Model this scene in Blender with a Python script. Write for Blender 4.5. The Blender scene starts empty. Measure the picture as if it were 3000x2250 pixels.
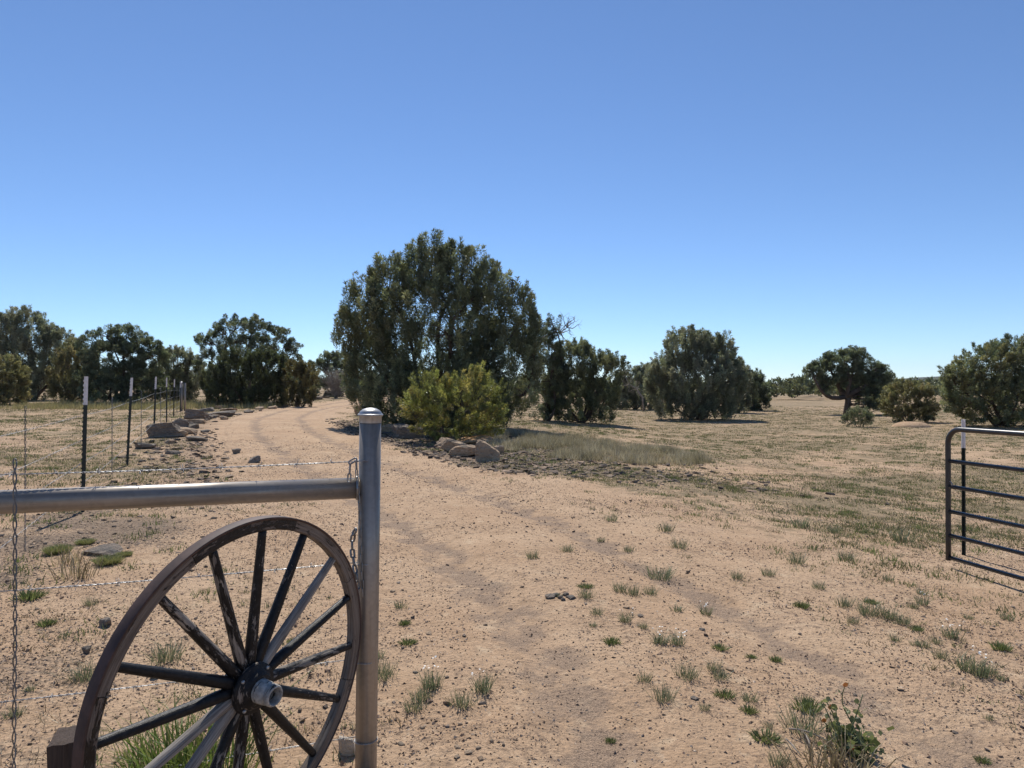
import bpy, bmesh, math, random
import numpy as np
from mathutils import Vector, Matrix

# ---------------------------------------------------------------- camera, sky, sun
scn = bpy.context.scene
col = scn.collection
F, CX, HY, CAMZ = 2065.0, 1500.0, 1135.0, 1.45          # focal length / principal column / horizon row of the 3000x2250 photograph
cam_d = bpy.data.cameras.new('camera'); cam = bpy.data.objects.new('camera', cam_d); col.objects.link(cam)
cam_d.sensor_width = 36.0; cam_d.lens = 36.0 * F / 3000.0
cam_d.clip_start = 0.05; cam_d.clip_end = 20000.0
cam.location = (0, 0, CAMZ); cam.rotation_euler = (math.radians(90) + math.atan((HY - 1125) / F), 0, 0)
scn.camera = cam

SUN_EL, SUN_AZ = math.radians(52), math.radians(-11)     # azimuth from +Y, positive towards +X
sdir = Vector((math.sin(SUN_AZ) * math.cos(SUN_EL), math.cos(SUN_AZ) * math.cos(SUN_EL), math.sin(SUN_EL)))
world = bpy.data.worlds.new('World'); scn.world = world; world.use_nodes = True
wn = world.node_tree; wn.nodes.clear()
wo = wn.nodes.new('ShaderNodeOutputWorld'); wb = wn.nodes.new('ShaderNodeBackground'); sk = wn.nodes.new('ShaderNodeTexSky')
sk.sky_type = 'NISHITA'; sk.sun_disc = False; sk.sun_elevation = SUN_EL; sk.sun_rotation = SUN_AZ
sk.altitude = 1400; sk.air_density = 0.88; sk.dust_density = 0.0; sk.ozone_density = 7.0
wb.inputs['Strength'].default_value = 0.105
wn.links.new(sk.outputs[0], wb.inputs[0]); wn.links.new(wb.outputs[0], wo.inputs[0])
sun_d = bpy.data.lights.new('sun', 'SUN'); sun_d.energy = 4.1; sun_d.angle = math.radians(0.5); sun_d.color = (1.0, 0.95, 0.87)
sun = bpy.data.objects.new('sun', sun_d); col.objects.link(sun)
sun.rotation_euler = (-sdir).to_track_quat('-Z', 'Y').to_euler(); sun.location = sdir * 60
scn.view_settings.view_transform = 'Standard'; scn.view_settings.look = 'None'
scn.view_settings.exposure = 0.38; scn.view_settings.gamma = 1.0; scn.view_settings.use_curve_mapping = False
scn.cycles.max_bounces = 6; scn.cycles.transparent_max_bounces = 8; scn.cycles.diffuse_bounces = 3

# ---------------------------------------------------------------- helpers
rng = np.random.default_rng(7)

def hash2(ix, iy, s):
    h = (ix.astype(np.int64) * 374761393 + iy.astype(np.int64) * 668265263 + s * 1442695041) & 0x7fffffff
    h = ((h ^ (h >> 13)) * 1274126177) & 0x7fffffff
    return ((h ^ (h >> 16)) & 0xffff) / 65535.0

def noise(x, y, scale, seed=0):
    x = np.asarray(x, float) * scale; y = np.asarray(y, float) * scale
    ix = np.floor(x); iy = np.floor(y); fx = x - ix; fy = y - iy
    fx = fx * fx * (3 - 2 * fx); fy = fy * fy * (3 - 2 * fy)
    a = hash2(ix, iy, seed); b = hash2(ix + 1, iy, seed); c = hash2(ix, iy + 1, seed); d = hash2(ix + 1, iy + 1, seed)
    return (a * (1 - fx) + b * fx) * (1 - fy) + (c * (1 - fx) + d * fx) * fy

def fbm(x, y, scale, seed=0, o=3):
    t = 0; w = 0.5; n = 0
    for i in range(o):
        t = t + w * noise(x, y, scale * 2 ** i, seed + i * 17); n += w; w *= 0.5
    return t / n

def sst(a, b, x):
    t = np.clip((np.asarray(x, float) - a) / (b - a), 0, 1); return t * t * (3 - 2 * t)

def catmull(P, n):
    P = np.array(P, float); P = np.vstack([2 * P[0] - P[1], P, 2 * P[-1] - P[-2]]); out = []
    for i in range(1, len(P) - 2):
        t = np.linspace(0, 1, n, endpoint=False)[:, None]
        a, b, c, d = P[i - 1], P[i], P[i + 1], P[i + 2]
        out.append(0.5 * (2 * b + (c - a) * t + (2 * a - 5 * b + 4 * c - d) * t ** 2 + (3 * b - a - 3 * c + d) * t ** 3))
    out.append(P[-2][None]); return np.vstack(out)

ROAD = catmull([(2.4, -14, 2.2), (1.8, -4, 2.2), (1.2, 2.6, 2.2), (0.25, 6.0, 2.3), (-1.75, 10.4, 2.0), (-4.3, 15.5, 1.8), (-7.0, 21.5, 1.75),
                (-9.5, 29, 1.7), (-11.2, 38, 1.65), (-11.6, 48, 1.6), (-10.4, 58, 1.6), (-6, 72, 1.6)], 8)

def road_dist(x, y):
    x = np.asarray(x, float).ravel(); y = np.asarray(y, float).ravel()
    best = np.full(x.shape, 1e9); sg = np.zeros_like(x); wd = np.full(x.shape, 2.2); al = np.zeros_like(x); acc = 0
    for i in range(len(ROAD) - 1):
        a, b = ROAD[i], ROAD[i + 1]; dx, dy = b[0] - a[0], b[1] - a[1]; L2 = dx * dx + dy * dy; L = math.sqrt(L2)
        t = np.clip(((x - a[0]) * dx + (y - a[1]) * dy) / L2, 0, 1)
        ex = x - a[0] - t * dx; ey = y - a[1] - t * dy; d = np.hypot(ex, ey)
        m = d < best
        best = np.where(m, d, best); sg = np.where(m, np.sign(ex * dy - ey * dx), sg)
        wd = np.where(m, a[2] + (b[2] - a[2]) * t, wd); al = np.where(m, acc + t * L, al); acc += L
    return best * sg, wd, al           # signed distance (right positive), half width, distance along

def H0(x, y):
    x = np.asarray(x, float); y = np.asarray(y, float)
    xs = np.clip(x - 0.3, 0, 7.5)
    z = -0.078 * (np.sqrt(xs * xs + 0.09) - 0.3)
    z = z + 0.2 * sst(8, 25, y) * sst(1, -9, x) + 0.32 * sst(38, 64, y) * sst(4, -9, x)
    z = z - 0.22 * sst(60, 140, y) * sst(-30, 10, x)
    z = z + (fbm(x, y, 0.22, 5) - 0.5) * 0.10 * sst(3, 9, np.hypot(x, y))
    return z

def H(x, y):
    x = np.asarray(x, float); y = np.asarray(y, float); sh = x.shape
    z = H0(x, y)
    near = 1 - sst(9, 26, np.hypot(x, y))
    z = z + near * ((fbm(x, y, 1.7, 31) - 0.5) * 0.035 + (fbm(x, y, 7.0, 41) - 0.5) * 0.014)
    d, w, a = road_dist(x, y); d = d.reshape(sh); w = w.reshape(sh)
    inr = 1 - sst(0.8, 1.1, np.abs(d) / w)
    rut = np.exp(-((np.abs(d) - 0.78) / 0.24) ** 2)
    z = z + inr * (-0.045 * rut + 0.012) - 0.02 * inr
    return z

def S(x, y):
    """top surface: ground or road"""
    x = np.asarray(x, float); y = np.asarray(y, float); d, w, a = road_dist(x, y); lift = 0.007 + 0.0012 * np.clip(y, 0, 60)
    return H(x, y) + np.maximum(0, lift - (lift + 0.03) * sst(0.86, 1.0, np.abs(d.reshape(x.shape)) / w.reshape(x.shape)))

def hz(x, y): return float(S(np.array([x]), np.array([y]))[0])

def G(px, py):
    """point of the ground seen at photograph pixel (px, py)"""
    dx, dz = (px - CX) / F, -(py - HY) / F
    a, b = 0.8, 300.0
    for _ in range(4):
        t = np.geomspace(a, b, 60); below = CAMZ + dz * t < H(dx * t, t); k_ = int(np.argmax(below)) if below.any() else 59
        a, b = t[max(k_ - 1, 0)], t[k_]
    return Vector((dx * b, b, hz(dx * b, b)))

def mesh(name, V, Fs, cols=None, vecs=None, smooth=False):
    V = np.asarray(V, np.float32); me = bpy.data.meshes.new(name)
    if not isinstance(Fs, list): Fs = [Fs]
    Fs = [np.asarray(f, np.int32) for f in Fs if len(f)]
    me.vertices.add(len(V)); me.vertices.foreach_set('co', V.ravel())
    loops = np.concatenate([f.ravel() for f in Fs]); sizes = np.concatenate([np.full(len(f), f.shape[1], np.int32) for f in Fs])
    me.loops.add(len(loops)); me.loops.foreach_set('vertex_index', loops)
    me.polygons.add(len(sizes)); st = np.concatenate([[0], np.cumsum(sizes)[:-1]]).astype(np.int32)
    me.polygons.foreach_set('loop_start', st); me.polygons.foreach_set('loop_total', sizes)
    me.polygons.foreach_set('use_smooth', np.full(len(sizes), smooth))
    if cols is not None:
        at = me.color_attributes.new('Col', 'FLOAT_COLOR', 'POINT')
        c = np.ones((len(V), 4), np.float32); c[:, :cols.shape[1]] = cols; at.data.foreach_set('color', c.ravel())
    if vecs is not None:
        at = me.attributes.new('gr', 'FLOAT_VECTOR', 'POINT'); at.data.foreach_set('vector', np.asarray(vecs, np.float32).ravel())
    me.update(calc_edges=True); me.validate(); return me

def obj(name, me, mt=None, parent=None, **kw):
    o = bpy.data.objects.new(name, me); col.objects.link(o)
    if mt is not None and me is not None and not me.materials: me.materials.append(mt)
    if parent is not None: o.parent = parent
    for k, v in kw.items(): o[k] = v
    return o

def empty(name, loc, label, cat, group=None, rot=None):
    o = bpy.data.objects.new(name, None); col.objects.link(o); o.location = loc; o.empty_display_size = 0.2
    if rot is not None: o.rotation_euler = rot
    o['label'] = label; o['category'] = cat
    if group: o['group'] = group
    return o

def tag(o, label, cat, group=None):
    o['label'] = label; o['category'] = cat
    if group: o['group'] = group
    return o

class MB:
    """collects tubes, boxes and so on into one mesh"""
    def __init__(s): s.v = []; s.q = []; s.t = []; s.g = []; s.n = 0
    def add(s, V, Q=(), T=(), g=None):
        V = np.asarray(V, float); s.v.append(V)
        if len(Q): s.q.append(np.asarray(Q) + s.n)
        if len(T): s.t.append(np.asarray(T) + s.n)
        s.g.append(np.zeros((len(V), 3)) if g is None else np.asarray(g)); s.n += len(V)
    def tube(s, P, R, n=8, cap=True, flat=1.0):
        P = np.asarray(P, float); R = np.broadcast_to(np.asarray(R, float), (len(P),))
        T = np.gradient(P, axis=0); T /= np.linalg.norm(T, axis=1)[:, None] + 1e-12
        up = np.array([0, 0, 1.0]) if abs(T[0][2]) < 0.9 else np.array([1.0, 0, 0])
        a = np.cross(T[0], up); a /= np.linalg.norm(a); A = [a]
        for i in range(1, len(P)):
            a = A[-1] - T[i] * (A[-1] @ T[i]); a /= np.linalg.norm(a) + 1e-12; A.append(a)
        A = np.array(A); B = np.cross(T, A)
        th = np.linspace(0, 2 * np.pi, n, endpoint=False)
        V = P[:, None, :] + (A[:, None, :] * np.cos(th)[None, :, None] + B[:, None, :] * np.sin(th)[None, :, None] * flat) * R[:, None, None]
        L = np.concatenate([[0], np.cumsum(np.linalg.norm(np.diff(P, axis=0), axis=1))])
        g = np.stack(np.broadcast_arrays(L[:, None], np.cos(th)[None] * R[:, None], np.sin(th)[None] * R[:, None]), -1)
        m = len(P); i = np.arange(m - 1)[:, None]; j = np.arange(n)[None]
        Q = np.stack([i * n + j, i * n + (j + 1) % n, (i + 1) * n + (j + 1) % n, (i + 1) * n + j], -1).reshape(-1, 4)
        V = V.reshape(-1, 3); g = g.reshape(-1, 3); Tt = []
        if cap:
            k = len(V); V = np.vstack([V, P[0], P[-1]]); g = np.vstack([g, [[0, 0, 0]], [[L[-1], 0, 0]]])
            for q in range(n):
                Tt.append((k, (q + 1) % n, q)); Tt.append((k + 1, (m - 1) * n + q, (m - 1) * n + (q + 1) % n))
        s.add(V, Q, Tt, g)
    def lathe(s, prof, n=32, closed=False):
        """profile of (radius, z) spun round local Z"""
        prof = np.asarray(prof, float); m = len(prof); th = np.linspace(0, 2 * np.pi, n, endpoint=False)
        V = np.stack(np.broadcast_arrays(prof[:, None, 0] * np.cos(th), prof[:, None, 0] * np.sin(th), prof[:, None, 1]), -1).reshape(-1, 3)
        i = np.arange(m if closed else m - 1)[:, None]; j = np.arange(n)[None]; i2 = (i + 1) % m
        Q = np.stack([i * n + j, i * n + (j + 1) % n, i2 * n + (j + 1) % n, i2 * n + j], -1).reshape(-1, 4)
        g = np.stack(np.broadcast_arrays(th[None] * prof[:, None, 0].max(), prof[:, None, 0], prof[:, None, 1]), -1).reshape(-1, 3)
        s.add(V, Q, (), g)
    def box(s, c, h, R=None):
        k = np.array([[x, y, z] for x in (-1, 1) for y in (-1, 1) for z in (-1, 1)], float) * np.asarray(h, float)
        if R is not None: k = k @ np.asarray(R).T
        s.add(k + np.asarray(c, float), [(0, 1, 3, 2), (4, 6, 7, 5), (0, 4, 5, 1), (2, 3, 7, 6), (0, 2, 6, 4), (1, 5, 7, 3)])
    def mesh(s, name, smooth=True):
        return mesh(name, np.vstack(s.v), [np.vstack(s.q) if s.q else np.zeros((0, 4)), np.vstack(s.t) if s.t else np.zeros((0, 3))], vecs=np.vstack(s.g), smooth=smooth)

# ---------------------------------------------------------------- materials
class NT:
    def __init__(s, name):
        s.m = bpy.data.materials.new(name); s.m.use_nodes = True; s.t = s.m.node_tree; s.t.nodes.clear()
        s.out = s.n('ShaderNodeOutputMaterial')
    def n(s, typ, **kw):
        x = s.t.nodes.new(typ)
        for k, v in kw.items(): setattr(x, k, v)
        return x
    def put(s, sock, v):
        if isinstance(v, bpy.types.NodeSocket): s.t.links.new(v, sock)
        elif isinstance(v, tuple) and len(v) == 3 and len(sock.default_value) == 4: sock.default_value = (*v, 1)
        else: sock.default_value = v
    def obj(s): return s.n('ShaderNodeTexCoord').outputs['Object']
    def attr(s, name, out='Vector'): return s.n('ShaderNodeAttribute', attribute_name=name).outputs[out]
    def rand(s): return s.n('ShaderNodeObjectInfo').outputs['Random']
    def noise(s, vec, scale, detail=3.0, rough=0.55, dist=0.0):
        x = s.n('ShaderNodeTexNoise'); s.put(x.inputs['Vector'], vec); x.inputs['Scale'].default_value = scale
        x.inputs['Detail'].default_value = detail; x.inputs['Roughness'].default_value = rough; x.inputs['Distortion'].default_value = dist
        return x.outputs['Fac']
    def voro(s, vec, scale, feature='F1', out='Distance'):
        x = s.n('ShaderNodeTexVoronoi', feature=feature); s.put(x.inputs['Vector'], vec); x.inputs['Scale'].default_value = scale
        return x.outputs[out]
    def ramp(s, f, a, b, lo=0.0, hi=1.0):
        x = s.n('ShaderNodeMapRange'); x.interpolation_type = 'SMOOTHSTEP'
        s.put(x.inputs[0], f)
        for i, v in enumerate((a, b, lo, hi)): x.inputs[i + 1].default_value = v
        return x.outputs[0]
    def math(s, op, a, b=0.0):
        x = s.n('ShaderNodeMath', operation=op); s.put(x.inputs[0], a); s.put(x.inputs[1], b); return x.outputs[0]
    def mix(s, f, a, b, mode='MIX'):
        x = s.n('ShaderNodeMix', data_type='RGBA', blend_type=mode); s.put(x.inputs[0], f); s.put(x.inputs[6], a); s.put(x.inputs[7], b); return x.outputs[2]
    def scale(s, v, k):
        x = s.n('ShaderNodeVectorMath', operation='MULTIPLY'); s.put(x.inputs[0], v); x.inputs[1].default_value = k; return x.outputs[0]
    def addv(s, v, w):
        x = s.n('ShaderNodeVectorMath', operation='ADD'); s.put(x.inputs[0], v); s.put(x.inputs[1], w); return x.outputs[0]
    def comb(s, a, b, c):
        x = s.n('ShaderNodeCombineXYZ'); s.put(x.inputs[0], a); s.put(x.inputs[1], b); s.put(x.inputs[2], c); return x.outputs[0]
    def bump(s, h, dist, strength=1.0, nrm=None):
        x = s.n('ShaderNodeBump'); s.put(x.inputs['Height'], h); x.inputs['Distance'].default_value = dist; x.inputs['Strength'].default_value = strength
        if nrm is not None: s.put(x.inputs['Normal'], nrm)
        return x.outputs[0]
    def pbr(s, color, rough=0.8, metal=0.0, nrm=None, spec=0.3):
        p = s.n('ShaderNodeBsdfPrincipled'); s.put(p.inputs['Base Color'], color); s.put(p.inputs['Roughness'], rough)
        s.put(p.inputs['Metallic'], metal); s.put(p.inputs['Specular IOR Level'], spec)
        if nrm is not None: s.put(p.inputs['Normal'], nrm)
        s.t.links.new(p.outputs[0], s.out.inputs[0]); return s.m

def leaf_mat(name, trans=0.35, gloss=0.04):
    k = NT(name); c = k.attr('Col', 'Color')
    d = k.n('ShaderNodeBsdfDiffuse'); k.put(d.inputs[0], c)
    t = k.n('ShaderNodeBsdfTranslucent'); k.put(t.inputs[0], k.mix(1.0, c, (1.0, 1.0, 0.75), 'MULTIPLY'))
    m = k.n('ShaderNodeMixShader'); m.inputs[0].default_value = trans
    k.t.links.new(d.outputs[0], m.inputs[1]); k.t.links.new(t.outputs[0], m.inputs[2])
    g = k.n('ShaderNodeBsdfGlossy'); g.inputs['Roughness'].default_value = 0.45; g.inputs[0].default_value = (0.8, 0.85, 0.8, 1)
    m2 = k.n('ShaderNodeMixShader'); m2.inputs[0].default_value = gloss
    k.t.links.new(m.outputs[0], m2.inputs[1]); k.t.links.new(g.outputs[0], m2.inputs[2]); k.t.links.new(m2.outputs[0], k.out.inputs[0])
    return k.m

def dirt_mat(name, road=False):
    k = NT(name); p = k.obj(); a = k.n('ShaderNodeAttribute', attribute_name='Col')
    sep = k.n('ShaderNodeSeparateColor'); k.put(sep.inputs[0], a.outputs['Color'])
    gr, ch, al = sep.outputs[0], sep.outputs[1], sep.outputs[2]     # grassy litter, dark stone litter, track gravel
    big = k.noise(p, 0.7, 4); mid = k.noise(p, 4.5, 5, 0.6); fine = k.noise(p, 42, 4, 0.65); grit = k.noise(p, 150, 2, 0.6); crumb = k.noise(p, 17, 8, 0.72)
    pt = k.ramp(k.noise(p, 1.3, 4, 0.6), 0.38, 0.6, 0.3, 1.0)
    c = k.mix(k.ramp(big, 0.3, 0.7), (0.43, 0.285, 0.175), (0.50, 0.348, 0.222))
    c = k.mix(k.ramp(mid, 0.52, 0.68, 0, 0.7), c, (0.335, 0.222, 0.135))
    c = k.mix(k.ramp(mid, 0.42, 0.3, 0.0, 0.7), c, (0.55, 0.41, 0.27))
    c = k.mix(k.math('MULTIPLY', pt, k.ramp(crumb, 0.53, 0.63, 0, 0.85)), c, (0.21, 0.142, 0.095))
    c = k.mix(k.ramp(crumb, 0.43, 0.34, 0, 0.5), c, (0.58, 0.44, 0.30))
    c = k.mix(k.math('MULTIPLY', pt, k.ramp(fine, 0.54, 0.67, 0, 0.9)), c, (0.16, 0.115, 0.085))
    c = k.mix(k.math('MULTIPLY', pt, k.ramp(grit, 0.58, 0.70, 0, 0.85)), c, (0.15, 0.115, 0.09))
    c = k.mix(k.ramp(grit, 0.38, 0.28, 0, 0.5), c, (0.62, 0.52, 0.40))
    lit = k.math('ADD', gr, k.ramp(mid, 0.35, 0.65, -0.25, 0.25))
    gc = k.mix(k.ramp(crumb, 0.38, 0.62), (0.27, 0.205, 0.12), (0.115, 0.10, 0.055))
    c = k.mix(k.ramp(lit, 0.32, 1.0, 0, 0.82), c, gc)
    st = k.math('ADD', ch, k.ramp(fine, 0.35, 0.65, -0.3, 0.3))
    sc = k.mix(k.ramp(k.voro(p, 26, out='Color') if False else k.noise(p, 30, 3), 0.4, 0.62), (0.10, 0.076, 0.058), (0.27, 0.20, 0.14))
    c = k.mix(k.ramp(st, 0.35, 0.8, 0, 0.85), c, sc)
    tk = k.math('ADD', al, k.ramp(k.noise(p, 3.0, 6, 0.65), 0.35, 0.65, -0.35, 0.35))
    gv = k.mix(k.ramp(grit, 0.4, 0.6), (0.13, 0.095, 0.072), (0.36, 0.26, 0.185))
    c = k.mix(k.ramp(tk, 0.42, 0.9, 0, 0.75), c, gv)
    cr = k.voro(k.addv(p, k.scale(p, (0, 0, 0))), 9, 'DISTANCE_TO_EDGE')
    h = k.math('ADD', k.math('MULTIPLY', fine, 1.0), k.math('MULTIPLY', k.noise(p, 14, 5, 0.6), 1.3))
    h = k.math('ADD', h, k.math('MULTIPLY', crumb, 1.6))
    return k.pbr(c, 0.95, 0, k.bump(h, 0.013, 1.0), 0.15)

def stone_mat(name, a, b, dark, lichen=0.5, bump=0.035, sc=1.0):
    k = NT(name); p = k.obj(); r = k.rand()
    p = k.addv(p, k.comb(k.math('MULTIPLY', r, 37.0), k.math('MULTIPLY', r, 11.0), r))
    c = k.mix(k.ramp(k.noise(p, 3.0 * sc, 5), 0.35, 0.65), a, b)
    c = k.mix(k.ramp(k.noise(p, 18 * sc, 4, 0.65), 0.5, 0.7, 0, 0.7), c, dark)
    nz = k.n('ShaderNodeSeparateXYZ'); k.put(nz.inputs[0], k.n('ShaderNodeNewGeometry').outputs['Normal'])
    lm = k.math('MULTIPLY', k.ramp(k.noise(p, 6 * sc, 5, 0.6), 0.45, 0.6), k.ramp(nz.outputs[2], 0.1, 0.8))
    c = k.mix(k.math('MULTIPLY', lm, lichen), c, (0.10, 0.095, 0.085))
    h = k.math('ADD', k.noise(p, 12 * sc, 8, 0.7), k.math('MULTIPLY', k.noise(p, 3.5 * sc, 3), 1.5)); c = k.mix(k.ramp(k.noise(p, 9 * sc, 8, 0.7), 0.44, 0.36, 0, 0.45), c, tuple(min(1, t * 1.5) for t in b))
    return k.pbr(c, 0.9, 0, k.bump(h, bump, 1.0), 0.2)

def galv_mat(name, base=0.5, rough=0.36, stain=1.0, metal=0.9, tint=(1, 1, 1)):
    k = NT(name); p = k.obj()
    ps = k.scale(p, (30, 30, 1.2))
    c = k.mix(k.ramp(k.noise(ps, 1.0, 4), 0.35, 0.65), tuple(base * .75 * t for t in tint), tuple(base * 1.12 * t for t in tint))
    c = k.mix(k.ramp(k.noise(p, 9, 5, 0.65), 0.55, 0.75, 0, 0.55 * stain), c, (0.22, 0.19, 0.16))
    vc = k.n('ShaderNodeSeparateColor'); k.put(vc.inputs[0], k.voro(p, 75, out='Color')); c = k.mix(1.0, c, k.mix(vc.outputs[0], (0.93, 0.93, 0.93), (1.05, 1.05, 1.05)), 'MULTIPLY')
    c = k.mix(k.ramp(k.noise(k.scale(p, (5, 5, 1.0)), 3.0, 6, 0.7), 0.62, 0.74, 0, 0.7 * stain), c, (0.17, 0.10, 0.06))
    r = k.ramp(k.noise(k.scale(p, (14, 14, 3)), 1.5, 4), 0.3, 0.7, rough - 0.08, rough + 0.16)
    return k.pbr(c, r, metal, k.bump(k.noise(ps, 2.0, 3), 0.0008, 0.5), 0.5)

def paint_mat(name, c1, c2, rough=0.45, sc=20, metal=0.0, spec=0.5):
    k = NT(name); p = k.obj()
    c = k.mix(k.ramp(k.noise(p, sc, 5, 0.65), 0.42, 0.68), c1, c2)
    return k.pbr(c, rough, metal, k.bump(k.noise(p, sc * 4, 3), 0.001, 0.4), spec)

def wood_mat(name, wood1, wood2, paint, amount, prough=0.35):
    """weathered timber under flaking paint; amount = share still painted"""
    k = NT(name); g = k.attr('gr'); r = k.rand()
    off = k.comb(k.math('MULTIPLY', r, 53.0), k.math('MULTIPLY', r, 7.0), k.math('MULTIPLY', r, 3.0))
    q = k.addv(g, off)
    grain = k.noise(k.scale(q, (5, 190, 190)), 1.0, 5, 0.7); broad = k.noise(k.scale(q, (9, 30, 30)), 1.0, 3)
    w = k.mix(k.ramp(grain, 0.35, 0.65), wood1, wood2)
    w = k.mix(k.ramp(broad, 0.55, 0.75, 0, 0.5), w, (0.05, 0.04, 0.033))
    fl = k.math('ADD', k.noise(k.scale(q, (11, 48, 48)), 1.0, 7, 0.72, 0.3), k.ramp(r, 0, 1, -0.09, 0.09))
    t = 0.5 + (amount - 0.5) * 0.55
    pm = k.ramp(fl, t + 0.015, t - 0.015)
    pc = k.mix(k.ramp(k.noise(q, 70, 3), 0.4, 0.7), paint, tuple(min(1, x * 1.6 + 0.006) for x in paint))
    c = k.mix(pm, w, pc)
    rg = k.math('ADD', k.math('MULTIPLY', pm, prough - 0.85), 0.85)
    h = k.math('ADD', k.math('MULTIPLY', grain, 0.8), k.math('MULTIPLY', pm, 0.7))
    return k.pbr(c, rg, 0, k.bump(h, 0.003, 1.0), 0.25)

M = {}
M['leaf'] = leaf_mat('juniper_foliage', 0.5, 0.06)
M['blade'] = leaf_mat('grass_blades', 0.35, 0.03)
M['bark'] = stone_mat('juniper_bark', (0.085, 0.062, 0.047), (0.15, 0.115, 0.09), (0.045, 0.033, 0.027), 0.0, 0.02)
M['deadwood'] = stone_mat('grey_dead_wood', (0.24, 0.21, 0.18), (0.33, 0.29, 0.25), (0.11, 0.095, 0.08), 0.0, 0.01)
M['ground'] = dirt_mat('dry_range_soil'); M['road'] = M['ground']
M['rock'] = stone_mat('dark_patina_rock', (0.17, 0.138, 0.11), (0.27, 0.22, 0.175), (0.08, 0.068, 0.06), 0.7)
M['sand_rock'] = stone_mat('tan_sandstone', (0.35, 0.245, 0.16), (0.47, 0.345, 0.23), (0.17, 0.12, 0.085), 0.6)
M['orange_rock'] = stone_mat('orange_lichen_sandstone', (0.48, 0.26, 0.11), (0.46, 0.33, 0.21), (0.22, 0.13, 0.08), 0.25)
M['pale_rock'] = stone_mat('pale_limestone', (0.52, 0.43, 0.33), (0.62, 0.53, 0.42), (0.30, 0.23, 0.17), 0.1)
M['galv'] = galv_mat('galvanised_pipe', 0.27, 0.40, 1.0, 0.45, (1.14, 1.0, 0.85)); M['cap'] = galv_mat('galvanised_cap', 0.42, 0.40, 0.5, 0.65)
M['wire'] = galv_mat('galvanised_wire', 0.42, 0.5, 0.8); M['stay'] = galv_mat('weathered_wire', 0.22, 0.6, 1.0)
M['chain'] = galv_mat('weathered_chain', 0.30, 0.5, 1.0)
M['gate'] = paint_mat('charcoal_gate_paint', (0.022, 0.022, 0.025), (0.032, 0.032, 0.035), 0.34, 6)
M['tpost'] = paint_mat('dark_green_post_paint', (0.008, 0.014, 0.011), (0.014, 0.022, 0.017), 0.45, 12)
M['tip'] = paint_mat('white_post_paint', (0.72, 0.69, 0.68), (0.62, 0.59, 0.57), 0.55, 25)
M['tire'] = paint_mat('rusty_iron_tire', (0.05, 0.027, 0.021), (0.085, 0.046, 0.036), 0.7, 18)
M['felloe'] = wood_mat('weathered_felloe_wood', (0.105, 0.08, 0.064), (0.22, 0.18, 0.145), (0.014, 0.011, 0.010), 0.42)
M['spoke'] = wood_mat('spoke_wood_with_black_paint', (0.13, 0.11, 0.095), (0.31, 0.275, 0.235), (0.007, 0.007, 0.008), 0.66, 0.42)
M['spoke_bare'] = wood_mat('bare_grey_spoke_wood', (0.15, 0.13, 0.115), (0.36, 0.325, 0.285), (0.007, 0.007, 0.008), 0.22, 0.3)
M['hubblack'] = wood_mat('hub_black_paint', (0.13, 0.10, 0.08), (0.28, 0.24, 0.20), (0.008, 0.008, 0.009), 0.66, 0.5)
M['hubwhite'] = wood_mat('hub_silver_paint', (0.012, 0.012, 0.012), (0.03, 0.028, 0.026), (0.30, 0.285, 0.26), 0.53, 0.6)
M['block'] = wood_mat('dark_timber', (0.045, 0.032, 0.026), (0.085, 0.06, 0.047), (0.02, 0.015, 0.013), 0.3)
M['stem'] = paint_mat('green_stem', (0.12, 0.15, 0.06), (0.17, 0.20, 0.09), 0.7, 60)
M['white_petal'] = paint_mat('white_petals', (0.80, 0.80, 0.76), (0.72, 0.72, 0.66), 0.7, 80)
M['orange_petal'] = paint_mat('orange_petals', (0.72, 0.24, 0.06), (0.80, 0.36, 0.12), 0.7, 80)
k = NT('stone_litter'); M['litter'] = k.pbr(k.attr('Col', 'Color'), 0.9, 0, k.bump(k.noise(k.obj(), 60, 4), 0.004, 0.8), 0.2)
k = NT('wooded_hillside'); p_ = k.obj()
M['hill'] = k.pbr(k.mix(k.ramp(k.noise(p_, 0.03, 6, 0.7), 0.45, 0.6), (0.075, 0.07, 0.048), (0.035, 0.042, 0.027)), 0.95, 0, None, 0.1)

# ---------------------------------------------------------------- ground, road, hills
def ground_masks(x, y):
    d, w, al = road_dist(x, y); e = np.abs(d) - w
    out = sst(0.0, 1.6, e + (fbm(x, y, 0.8, 3) - 0.5) * 1.4)
    right = d > 0
    g = np.where(right, sst(2.2, 12, y + (fbm(x, y, 0.3, 9) - 0.5) * 6), sst(5, 14, y) * 0.85) * out
    g = g * np.clip(0.05 + 1.5 * fbm(x, y, 0.6, 12, 4), 0, 1.1); g = np.maximum(g, out * sst(13, 28, y) * (0.38 + 0.55 * fbm(x, y, 0.35, 14, 4)))
    ch = np.where(right, sst(10.5, 13, y) * (1 - sst(24, 30, y)) * (1 - sst(1.5, 6.5, e)), 0.0) * sst(-0.2, 0.5, e)
    ch = ch * (0.55 + 0.7 * fbm(x, y, 0.6, 77))
    ch = np.maximum(ch, np.where(~right, sst(5, 10, y) * (1 - sst(40, 50, y)) * (1 - sst(0.6, 2.6, e)) * sst(-0.1, 0.4, e) * 0.6, 0))
    ch = np.maximum(ch, np.where(~right, (1 - sst(7, 12, y)) * sst(0.1, 1.0, e) * np.clip(fbm(x, y, 1.2, 55, 4) * 2.6 - 0.75, 0, 1) * 0.95, 0))
    tr = np.exp(-((np.abs(d) - 0.78) / 0.24) ** 2) * (1 - sst(0.85, 1.0, np.abs(d) / w)) * 0.85
    tr = np.maximum(tr, np.exp(-(d / 0.25) ** 2) * 0.18)
    return np.clip(g, 0, 1), np.clip(ch, 0, 1), tr, e, d

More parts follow.
